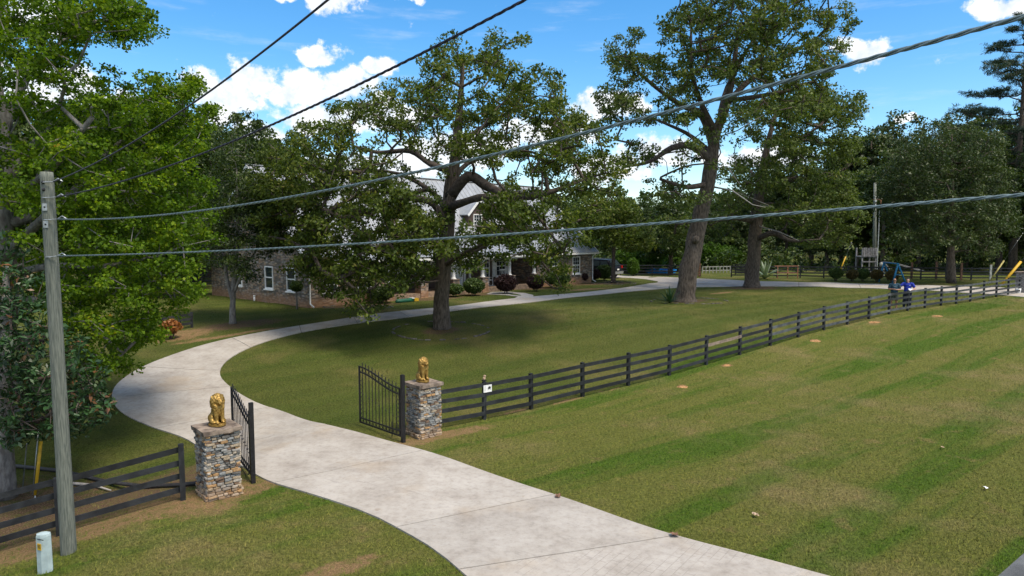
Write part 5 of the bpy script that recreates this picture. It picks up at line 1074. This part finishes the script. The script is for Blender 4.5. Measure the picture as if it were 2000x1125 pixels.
# pale bright saplings behind the pool fence
for i, (px, py, a_, b_) in enumerate([(1265, 533, 2.0, 1.6), (1225, 532, 1.6, 1.2), (1320, 531, 1.6, 1.1), (1420, 524, 2.0, 1.3), (1390, 526, 1.6, 1.5)]):
    shrub('wild_shrub', 'bright green wild shrub growing at the wood edge beyond the pool fence', px, py, a_, b_, L_bright, 80 + i, 2200, .16, 'wild shrubs at the wood edge', .2)
tp = empty('topiary_tree', G(580, 604), 0, 'small round headed topiary on a bare stem at the stone corner', 'topiary'); tube(tp, 'stem', [(0, 0, -.05), (.02, 0, .6), (-.02, .02, 1.15)], [.07, .06, .05], M_barkg, 8)
rs = np.random.default_rng(5); d = rs.normal(size=(900, 3)); d /= np.linalg.norm(d, axis=1)[:, None]; V, v = leaves_geo(d * rs.random((900, 1)) ** .3 * np.array([.36, .36, .3]) + np.array([0, 0, 1.3]), .05, 3, .09, .05, rs, 1.0); tag(link('foliage', np_mesh('foliage', V, np.arange(len(V)), 4, v), L_box, tp), kind='stuff')
def blades(name, label, px, py, n, L_, wd, lm, seed, thick=.03, droop=.25, cat='plant', joined=False):
    b = G(px, py); root = empty(name, b, 0, label, cat); r_ = random.Random(seed); acc = MB()
    for i in range(n):
        a = i * 2.4 + r_.gauss(0, .2); el_ = R(25 + 58 * (i / n) + r_.gauss(0, 5)); l = L_ * r_.uniform(.75, 1.1); ca_, sa_ = math.cos(a), math.sin(a); V = []; Fc = []
        for k in range(6):
            u = k / 5; h = l * u * math.cos(el_) * (1 + droop * u * .3); z = l * u * math.sin(el_) - droop * l * u * u * math.cos(el_); ww = wd * (1 - u ** 2.2) * (.55 + .9 * u if u < .5 else 1) + .002
            for s, up in ((-1, thick * (1 - u)), (0, 0), (1, thick * (1 - u))): V.append((ca_ * h - sa_ * s * ww, sa_ * h + ca_ * s * ww, z + up + .03))
        for k in range(5): o = k * 3; Fc += [(o, o + 1, o + 4, o + 3), (o + 1, o + 2, o + 5, o + 4)]
        if joined: acc.add(V, Fc)
        else:
            me = mesh('leaf', V, Fc, True); at_ = me.attributes.new('v', 'FLOAT', 'FACE'); at_.data.foreach_set('value', [r_.random()] * len(Fc)); link('leaf', me, lm, root)
    if joined: tag(acc.build('leaves', lm, root), kind='stuff')
    return root
blades('agave_plant', 'big pale blue green agave with arching leaves by the back fence', 1494, 545, 26, 2.1, .16, L_agave, 3, .08, .35)
blades('yucca_plant', 'spiky dark green yucca at the foot of the leaning oak', 1308, 593, 64, 1.05, .035, L_yucca, 4, .012, .2)
ag = empty('garden_trellis', G(1538, 544), 0, 'low rust red garden rack standing by the agave against the back fence', 'rack')
for x in (-.95, 0, .95): bx(ag, 'post', x - .035, x + .035, -.035, .035, -.1, 1.15, M_rust)
bx(ag, 'top_rail', -1.25, 1.0, -.05, .05, 1.15, 1.22, M_rust); bx(ag, 'shelf', -.9, .9, -.2, .2, .5, .54, M_rust)

# ---------------------------------------------------------------- tree-ring edging stones
M_edge = mat('edging_stone', (.11, .10, .085), .9, .25, 10, .4, objrand=.3)
eb = bmesh.new(); bmesh.ops.create_cube(eb, size=1.0); bmesh.ops.bevel(eb, geom=list(eb.edges), offset=.12, segments=1, affect='EDGES'); EM = bpy.data.meshes.new('edging_block'); eb.to_mesh(EM); eb.free(); EM.materials.append(M_edge)
for (px, py, ra, rb, lab) in [(862, 645, 2.3, 1.9, 'ring of low edging blocks around the broad oak before the house'), (1345, 588, 2.4, 1.9, 'curved row of edging blocks around the leaning oak and yucca'), (1198, 553, 1.9, 1.4, 'edging blocks around the small oak at the house corner'), (700, 600, 2.0, .9, 'edging blocks along the planting bed by the first porch pier')]:
    g = G(px, py); root = empty('tree_ring', g, 0, lab, 'edging', 'edging block rings'); n = int((ra + rb) * math.pi / .3)
    for i in range(n):
        a = 2 * math.pi * i / n; jx, jy = math.cos(a) * ra, math.sin(a) * rb; zl = gz(g.x + jx, g.y + jy) - g.z
        if random.random() < .35: continue
        link('edging_block', EM, None, root, Matrix.Translation((jx, jy, zl + random.uniform(-.045, .0))) @ Matrix.Rotation(math.atan2(math.cos(a) * rb, -math.sin(a) * ra) + random.gauss(0, .08), 4, 'Z') @ Matrix.Diagonal((.27, .11, .12, 1)))

# ---------------------------------------------------------------- parked car
cg = G(1207, 544); car = empty('parked_car', (cg.x - 2.4 * math.cos(R(-38)), cg.y - 2.4 * math.sin(R(-38)), gz(cg.x, cg.y) + .02), R(-38), 'black sport utility car parked at the far corner of the house', 'car')
M_car = mat('black_car_paint', (.012, .014, .02), .3, .05, 1, 0, spec=.35); M_tyre = mat('tyre_rubber', (.02, .02, .02), .8, .1); M_red = mat('tail_lamp', (.35, .01, .01), .3, .05, 1, 0)
bm = bmesh.new(); prof = [(-2.35, .42), (-2.42, .62), (-2.36, .98), (-2.05, 1.08), (-1.25, 1.74), (-.2, 1.82), (1.7, 1.78), (2.22, 1.16), (2.36, 1.02), (2.40, .6), (2.34, .40)]
ys = [(-.95, .80), (-.98, 1), (.98, 1), (.95, .80)]; rows = []
for x_, z_ in prof:       # front at -X, rear at +X
    tuck = .0 if z_ < 1.1 else .16 * (z_ - 1.1) / .7; rows.append([bm.verts.new((x_, s * (.96 - tuck), z_)) for s in (-1, 1)])
for a, b in zip(rows[:-1], rows[1:]): bm.faces.new((a[0], a[1], b[1], b[0]))
bm.faces.new((rows[-1][0], rows[-1][1], rows[0][1], rows[0][0])); bm.faces.new([r_[0] for r_ in rows][::-1]); bm.faces.new([r_[1] for r_ in rows])
bmesh.ops.recalc_face_normals(bm, faces=bm.faces); bmesh.ops.triangulate(bm, faces=[f for f in bm.faces if len(f.verts) > 4]); bmesh.ops.bevel(bm, geom=[e for e in bm.edges if e.calc_face_angle(0) > .3], offset=.05, segments=2, affect='EDGES')
me = bpy.data.meshes.new('body'); bm.to_mesh(me); bm.free(); link('body', me, M_car, car)
for s in (-1, 1):
    yb = lambda z_: s * (.965 - .16 * (z_ - 1.1) / .7)
    for x0, x1, x2, x3 in ((-1.75, -1.15, -.25, -.25), (-.12, -.12, .85, .85), (.98, .98, 1.62, 1.85)):
        m = MB(); q = [(x0, yb(1.16), 1.16), (x3, yb(1.16), 1.16), (x2, yb(1.66), 1.66), (x1, yb(1.66), 1.66)]; m.add(q + [(a, b - s * .03, c_) for a, b, c_ in q], [(0, 1, 2, 3), (7, 6, 5, 4), (0, 4, 5, 1), (1, 5, 6, 2), (2, 6, 7, 3), (3, 7, 4, 0)]); m.build('side_window', M_glass, car)
    bx(car, 'tail_light', 2.25, 2.405, s * .78 - .12, s * .78 + .12, .95, 1.2, M_red); bx(car, 'headlight', -2.42, -2.3, s * .72 - .18, s * .72 + .18, .78, .95, M_white); bx(car, 'roof_rack', -.9, 1.5, s * .7 - .025, s * .7 + .025, 1.84, 1.88, M_steel); bx(car, 'mirror', -1.4, -1.25, s * 1.0 - .09, s * 1.0 + .09, 1.12, 1.28, M_car)
    for x_ in (-1.5, 1.45):
        w_ = bpy.data.objects.new('wheel', None); C.objects.link(w_); w_.parent = car; w_.location = (x_, s * .88, .38); MB().tube([(0, -.12, 0), (0, -.1, 0), (0, .1, 0), (0, .12, 0)], [.33, .38, .38, .33], 20).build('tyre', M_tyre, w_); MB().tube([(0, -.125, 0), (0, .125, 0)], [.24, .24], 12).build('rim', M_steel, w_)
m = MB(); q = [(1.80, -.68, 1.72), (1.80, .68, 1.72), (2.22, .78, 1.22), (2.22, -.78, 1.22)]; m.add([(a + .035, b, c_) for a, b, c_ in q] + q, [(0, 1, 2, 3), (7, 6, 5, 4), (0, 4, 5, 1), (1, 5, 6, 2), (2, 6, 7, 3), (3, 7, 4, 0)]); m.build('rear_window', M_glass, car)
bx(car, 'rear_bumper', 2.32, 2.47, -.92, .92, .42, .66, M_steel); bx(car, 'number_plate', 2.40, 2.425, -.18, .18, .78, .92, M_white)

# ---------------------------------------------------------------- pool, playground and stand in the back
g = G(1290, 533); M_blue = mat('pool_blue', (.01, .26, .75), .4, .1, 2, .02); root = empty('paddling_pool', g, 0, 'bright blue above ground pool behind the black fence', 'pool')
MB().tube([(0, 0, 0), (0, 0, .32)], [1.6, 1.66], 32, cap=False).build('wall', M_blue, root, True); MB().ring((0, 0, .32), 1.66, .07, (1, 0, 0), (0, 1, 0), 32, 8).build('rim', M_blue, root, True); MB().tube([(0, 0, .05), (0, 0, .24)], [1.58, 1.62], 32).build('water', mat('pool_water', (.03, .38, .80), .1, .05, 2, .05), root)
d = 70; a = at(1690, 531, d); a.z = gz(a.x, a.y); root = empty('shooting_stand', a, 0, 'grey wooden tower stand with a vertical board railing beside the distant pole', 'stand'); M_gw = mat('grey_boards', (.20, .20, .215), .85, .2, objrand=.25)
hz = at(1690, 500, d).z - a.z; tz_ = at(1690, 484, d).z - a.z
for sx_ in (-.68, .68):
    for sy in (-.6, .6): bx(root, 'leg', sx_ - .06, sx_ + .06, sy - .06, sy + .06, -.2, tz_, M_gw)
bx(root, 'floor', -.75, .75, -.7, .7, hz - .1, hz, M_gw); bx(root, 'brace', -.75, .75, -.72, -.665, hz - .62, hz - .5, M_gw); bx(root, 'brace', -.75, .75, -.72, -.665, .3, .45, M_gw)
for k in range(9): x_ = -.7 + 1.4 * k / 8; bx(root, 'rail_board', x_ - .065, x_ + .065, -.74, -.705, hz - .02, tz_ + random.uniform(-.02, .04), M_gw)
M_cy = mat('blue_steel', (.02, .19, .36), .45, .12, 6, .02)
d = 58; a = at(1757, 558, d); a.z = gz(a.x, a.y); root = empty('swing_frame', a, 0, 'blue steel A frame of a swing set behind the two men', 'swing frame'); ap = at(1754, 515, d) - a
for yy_ in (0, 2.2):
    for dx in (-.62, .55): tube(root, 'leg', [Vector((ap.x, yy_, ap.z)), Vector((dx, yy_ + (-.0), -.05))], .07, M_cy, 10)
    bx(root, 'cross_bar', -.38, .30, yy_ - .025, yy_ + .025, .75, .80, M_cy)
tube(root, 'top_bar', [Vector((ap.x, -.1, ap.z)), Vector((ap.x, 2.3, ap.z))], .06, M_cy, 10)
d = 68; a = at(1724, 545, d); a.z = gz(a.x, a.y); root = empty('seesaw_frame', a, 0, 'grey weathered timber seesaw beam on posts behind the back fence', 'seesaw')
def rel(px, py): return at(px, py, d) - a
beam(root, 'post', (0, 0, -.1), rel(1725, 512), .18, .18, M_gw, up=(0, 1, 0)); beam(root, 'beam', rel(1722, 512), rel(1747, 514), .15, .15, M_gw); beam(root, 'beam', rel(1747, 514), rel(1805, 530), .15, .16, M_gw); beam(root, 'brace', rel(1728, 514), rel(1738, 526), .1, .1, M_gw, up=(0, 1, 0)); tube(root, 'wheel_disc', [rel(1721, 517) + Vector((0, -.14, 0)), rel(1721, 517) + Vector((0, -.09, 0))], [.26, .26], M_pale, 16)
for i, (px, tone) in enumerate(((1780, 0), (1828, 0), (1877, 0), (1934, 1))):
    d_ = 64.5 - i * .9; a = at(px, 545, d_); a.z = gz(a.x, a.y); hh = at(px, (513, 512, 514, 517)[i], d_).z - a.z
    root = empty('wooden_stake', a, 0, ('brown wooden stake rising behind the back fence', 'pale wooden stake rising behind the back fence near the yellow guards')[tone], 'stake', 'stakes behind the back fence'); bx(root, 'shaft', -.09, .09, -.05, .05, -.2, hh, M_brown if not tone else M_pale); bx(root, 'top', -.085, .085, -.045, .045, hh, hh + .03, M_brown)
# green and yellow things in the bed, white vent pipe, litter, mounds
g = G(795, 590); root = empty('garden_tray', g, HANG, 'green plastic tray with a yellow end lying in the bed by the porch', 'tray'); M_gr = mat('green_plastic', (.01, .10, .055), .5, .1)
MB().tube([(-.9, 0, .10), (-.75, 0, .10), (.3, 0, .10), (.5, 0, .1)], [.05, .14, .14, .1], 10).build('body', M_gr, root, True); MB().box(.52, .85, -.12, .12, .02, .2).build('end_cap', M_yellow, root); MB().box(.3, .5, -.16, .16, .2, .25).build('bag', M_white, root)
g = G(497, 588); root = empty('vent_pipe', g, 0, 'short white plastic pipe stub in the grass by the stone side wall', 'pipe'); tube(root, 'pipe', [(0, 0, -.1), (0, 0, .3)], .06, M_white, 10); tube(root, 'cap', [(0, 0, .3), (0, 0, .36)], [.075, .075], M_white, 10)
M_clay = mat('orange_clay', (.40, .22, .095), .95, .25, 20, .6, 30)
for i, (px, py, r_, lab) in enumerate(((1333, 756, .26, 'largest orange clay mound in the roadside grass below the fence'), (1592, 666, .28, 'flat orange clay mound near the middle of the long fence'), (1420, 714, .18, 'small orange clay mound close to the fence beyond the bare plank'), (1708, 630, .34, 'thin orange clay streak in the grass across the fence from the two men'), (1830, 618, .34, 'orange clay scrape in the grass beyond the two men'))):
    g = G(px, py); rs = np.random.default_rng(i); V = [(0, 0, .045)]; n = 14; Fc = []
    r_ *= .8
    for ring_ in (1, 2, 3):
        for k in range(n): a = 2 * math.pi * k / n; rr_ = r_ * ring_ / 3 * rs.uniform(.55, 1.35); V.append((math.cos(a) * rr_ * 1.25, math.sin(a) * rr_ * .75, (.05, .035, -.02)[ring_ - 1] * rs.uniform(.6, 1.4)))
    for k in range(n):
        Fc.append((0, 1 + k, 1 + (k + 1) % n))
        for q in (0, 1): Fc.append((1 + q * n + k, 1 + (q + 1) * n + k, 1 + (q + 1) * n + (k + 1) % n, 1 + q * n + (k + 1) % n))
    o = link('clay_mound', mesh('clay_mound', V, Fc, True), M_clay); o.location = g + Vector((0, 0, -.012)); tag(o, lab, 'mound', 'clay mounds in the grass')
def scrap(px, py, lab, m, s, seed, nm='litter_scrap'):
    g = G(px, py); rs = np.random.default_rng(seed); bm = bmesh.new(); bmesh.ops.create_grid(bm, x_segments=4, y_segments=4, size=s)
    for v in bm.verts: v.co.z += rs.uniform(0, s * .7) + .05; v.co.x *= rs.uniform(.6, 1.1)
    me = bpy.data.meshes.new(nm); bm.to_mesh(me); bm.free(); o = link(nm, me, m); o.location = g; tag(o, lab, 'litter', 'scraps lying in the roadside grass')
scrap(1926, 958, 'small crumpled white scrap in the grass near the road edge', M_white, .045, 1); scrap(1476, 1012, 'small tan dry leaf lying in the roadside grass', M_tan, .06, 2, 'dry_leaf'); scrap(1090, 975, 'brown leaf litter at the end of a driveway joint', M_brown, .07, 3, 'dry_leaf'); scrap(1318, 1052, 'brown leaf litter at the stamped slab joint', M_brown, .08, 4, 'dry_leaf'); scrap(1840, 878, 'pale yellow leaf lying in the roadside grass', M_tan, .045, 5, 'dry_leaf')

# ---------------------------------------------------------------- two men behind the fence
def person(px, py, ang, label, look):
    g = G(px, py); root = empty('person', g, ang, label, 'person', 'men talking at the fence'); sk = look['skin']; k = look.get('w', 1.0)     # faces -Y, 1.76 m
    b = MB(); hd = look['head']
    hips = [(-.1, 0, .92), (.1, 0, .92)]; feet = [(-.15, -.02, .06), (.14, .03, .06)]
    b.ball((0, 0, .98), (.17 * k, .12 * k, .14)); b.ball((0, -.01 * k, 1.12), (.16 * k, .125 * k, .16)); b.ball((0, 0, 1.32), (.19 * k, .125, .16)); b.tube([(0, .01, 1.40), (0, -.005, 1.56)], [.065, .055], 10)
    for s, (h_, f_) in zip((-1, 1), zip(hips, feet)):
        kn = ((h_[0] + f_[0]) / 2, (h_[1] + f_[1]) / 2 - .03, .5); b.tube([h_, ((h_[0] + kn[0]) / 2, -.01, .7), kn, (f_[0], f_[1] + .02, .32), (f_[0], f_[1] + .02, .08)], [.095 * k, .085 * k, .058, .056, .038], 10); b.ball((f_[0], f_[1] - .07, .045), (.045, .12, .04))
    for (S_, E_, W_, fdir) in look['arms']:
        b.tube([S_, E_], [.058 * k, .046], 10); b.tube([E_, W_], [.045, .03], 10); b.ball(S_, .065 * k); b.ball(E_, .046); W_ = Vector(W_); fd_ = Vector(fdir).normalized(); sd = fd_.cross(Vector((0, 0, 1))).normalized(); up2 = sd.cross(fd_)
        b.ball(W_ + fd_ * .05, (.042, .042, .036))
        for q, ln in zip((-.03, -.01, .01, .03), (.062, .075, .072, .055)): p0 = W_ + fd_ * .075 + sd * q; b.tube([p0, p0 + fd_ * ln * .6 - up2 * .012, p0 + fd_ * ln * .85 - up2 * .035], [.0105, .01, .008], 6)
        p0 = W_ + fd_ * .03 + sd * .035 * look.get('thumb', 1); b.tube([p0, p0 + fd_ * .045 + up2 * .02 + sd * .02, p0 + fd_ * .075 + up2 * .015], [.012, .011, .009], 6)
    MH = Matrix.Rotation(hd, 3, 'Z'); hc = Vector((0, -.015, 1.645))
    hb = lambda c_, r_: b.ball(hc + MH @ Vector(c_), r_, 10, 8, MH)
    hb((0, 0, 0), (.074, .092, .112)); hb((0, -.03, -.06), (.055, .06, .055)); hb((0, -.098, -.012), (.013, .02, .02)); hb((0, -.082, -.055), (.024, .014, .008)); hb((0, -.085, -.082), (.022, .018, .02))
    for s in (-1, 1): hb((s * .077, .012, -.008), (.010, .022, .030)); hb((s * .03, -.085, .02), (.018, .012, .010)); hb((s * .032, -.085, .012), (.012, .01, .008))
    b.remesh('body', sk, root, .012, 3)
    # clothes: a little larger than the body, ended at neck, cuffs and hems
    c_ = MB(); c_.ball((0, 0, 1.05), (.185 * k, .14 * k, .17)); c_.ball((0, -.01 * k, 1.16), (.178 * k, .148 * k, .18)); c_.ball((0, 0, 1.32), (.205 * k, .142, .165)); c_.tube([(0, 0, .90), (0, 0, 1.1)], [.18 * k, .17 * k], 16)
    for (S_, E_, W_, fdir) in look['arms']: S_, E_ = Vector(S_), Vector(E_); c_.tube([Vector((S_.x * .5, S_.y, S_.z + .01)), S_, S_.lerp(E_, .75)], [.09, .083 * k, .072 * k], 12)
    sh = c_.remesh('shirt', look['shirt'], root, .014, 4, bump=lambda p: .006 * mnoise.noise(p * 13))
    if look.get('collar'): MB().ring((0, -.005, 1.485), .068, .016, (1, 0, 0), (0, 1, .25), 16, 6).build('collar', look['shirt'], sh, True); bx(sh, 'badge', .075, .115, -.155, -.14, 1.33, 1.37, M_white)
    else: bx(sh, 'print', -.07, .09, -.157, -.142, 1.30, 1.335, mat('faded_print', (.20, .28, .32), .8))
    t_ = MB(); zt_ = look['hem']; t_.ball((0, 0, .95), (.185 * k, .145 * k, .13)); t_.tube([(0, 0, .86), (0, 0, 1.0)], [.18 * k, .175 * k], 16)
    for h_, f_ in zip(hips, feet):
        kn = Vector(((h_[0] + f_[0]) / 2, (h_[1] + f_[1]) / 2 - .03, .5)); t_.tube([Vector((h_[0], 0, .93)), Vector(((h_[0] + kn.x) / 2, -.01, .7)), kn] + ([Vector((f_[0], f_[1] + .02, .08))] if zt_ < .3 else []), [.115 * k, .108 * k, .092 * k] + ([.07] if zt_ < .3 else []), 12)
    t_.remesh('trousers' if zt_ < .3 else 'shorts', look['pants'], root, .014, 3, bump=lambda p: .006 * mnoise.noise(p * 11))
    for f_ in feet: m = MB(); m.ball((f_[0], f_[1] - .06, .05), (.055, .14, .05)); m.ball((f_[0], f_[1] + .02, .07), (.05, .07, .06)); m.remesh('shoe', look['shoe'], root, .012, 2)
    if look.get('hair'):
        m = MB(); hm = lambda c2, r2: m.ball(hc + MH @ Vector(c2), r2, 12, 8, MH); hm((0, .022, .03), (.083, .09, .098)); hm((0, -.03, .082), (.066, .05, .035)); m.remesh('hair', look['hair'], root, .012, 2)
    if look.get('glasses'):
        gl = bpy.data.objects.new('sunglasses', None); C.objects.link(gl); gl.parent = root; gl.location = hc; gl.rotation_euler = (0, 0, hd)
        for s in (-1, 1): bx(gl, 'lens', s * .034 - .027, s * .034 + .027, -.108, -.094, -.005, .03, M_iron); bx(gl, 'temple', s * .078 - .004, s * .078 + .004, -.095, .02, .014, .024, M_iron)
    return root
M_skin1 = mat('skin_tanned', (.36, .19, .125), .55, .08, 20, .05); M_skin2 = mat('skin_light', (.50, .30, .22), .55, .08, 20, .05)
M_navy = mat('navy_cotton', (.018, .055, .085), .85, .15, 20, .2); M_royal = mat('royal_blue_knit', (.010, .03, .30), .8, .12, 20, .2); M_olive = mat('olive_cloth', (.055, .07, .05), .9, .2, 20, .2); M_dkb = mat('dark_denim', (.012, .018, .032), .9, .2, 20, .2); M_hair = mat('dark_hair', (.018, .012, .010), .6, .2, 40, .3); M_shoe = mat('dark_shoe', (.03, .025, .022), .6, .1); M_shoe2 = mat('brown_shoe', (.12, .07, .04), .6, .1)
pA = person(1745, 604, R(-24), 'bald man in sunglasses, navy shirt and olive shorts with hands clasped by the fence', dict(skin=M_skin1, w=1.05, head=R(-4), arms=[((-.21, 0, 1.40), (-.28, -.03, 1.13), (-.07, -.24, 1.16), (.9, -.3, .1)), ((.21, 0, 1.40), (.29, -.03, 1.12), (.06, -.24, 1.13), (-.9, -.35, .15))], shirt=M_navy, pants=M_olive, hem=.5, shoe=M_shoe2, glasses=True))
pB = person(1771, 603, R(-30), 'dark haired man in royal blue polo and dark trousers, one arm stretched out, holding paper', dict(skin=M_skin2, w=1.1, head=R(-18), arms=[((-.22, 0, 1.42), (-.40, -.10, 1.26), (-.60, -.26, 1.27), (-.9, -.3, .05)), ((.22, 0, 1.42), (.36, -.05, 1.16), (.25, -.27, 1.10), (-.75, -.6, .0))], shirt=M_royal, pants=M_dkb, hem=.1, shoe=M_shoe, hair=M_hair, collar=True))
pp = pB.matrix_basis @ Vector((.15, -.34, 1.10)); sh_ = MB(); n = 6
for L_ in (0, .006):
    V = [(x_, y_, L_ + .015 * math.sin(x_ * 18)) for y_ in np.linspace(-.09, .09, n) for x_ in np.linspace(-.12, .12, n)]
    sh_.add(V, [(j * n + i, j * n + i + 1, (j + 1) * n + i + 1, (j + 1) * n + i) for j in range(n - 1) for i in range(n - 1)])
pap = sh_.build('paper', M_white, None); pap.location = pp; pap.rotation_euler = (R(55), R(12), R(10)); tag(pap, 'folded white paper held by the man in the royal blue polo', 'paper')
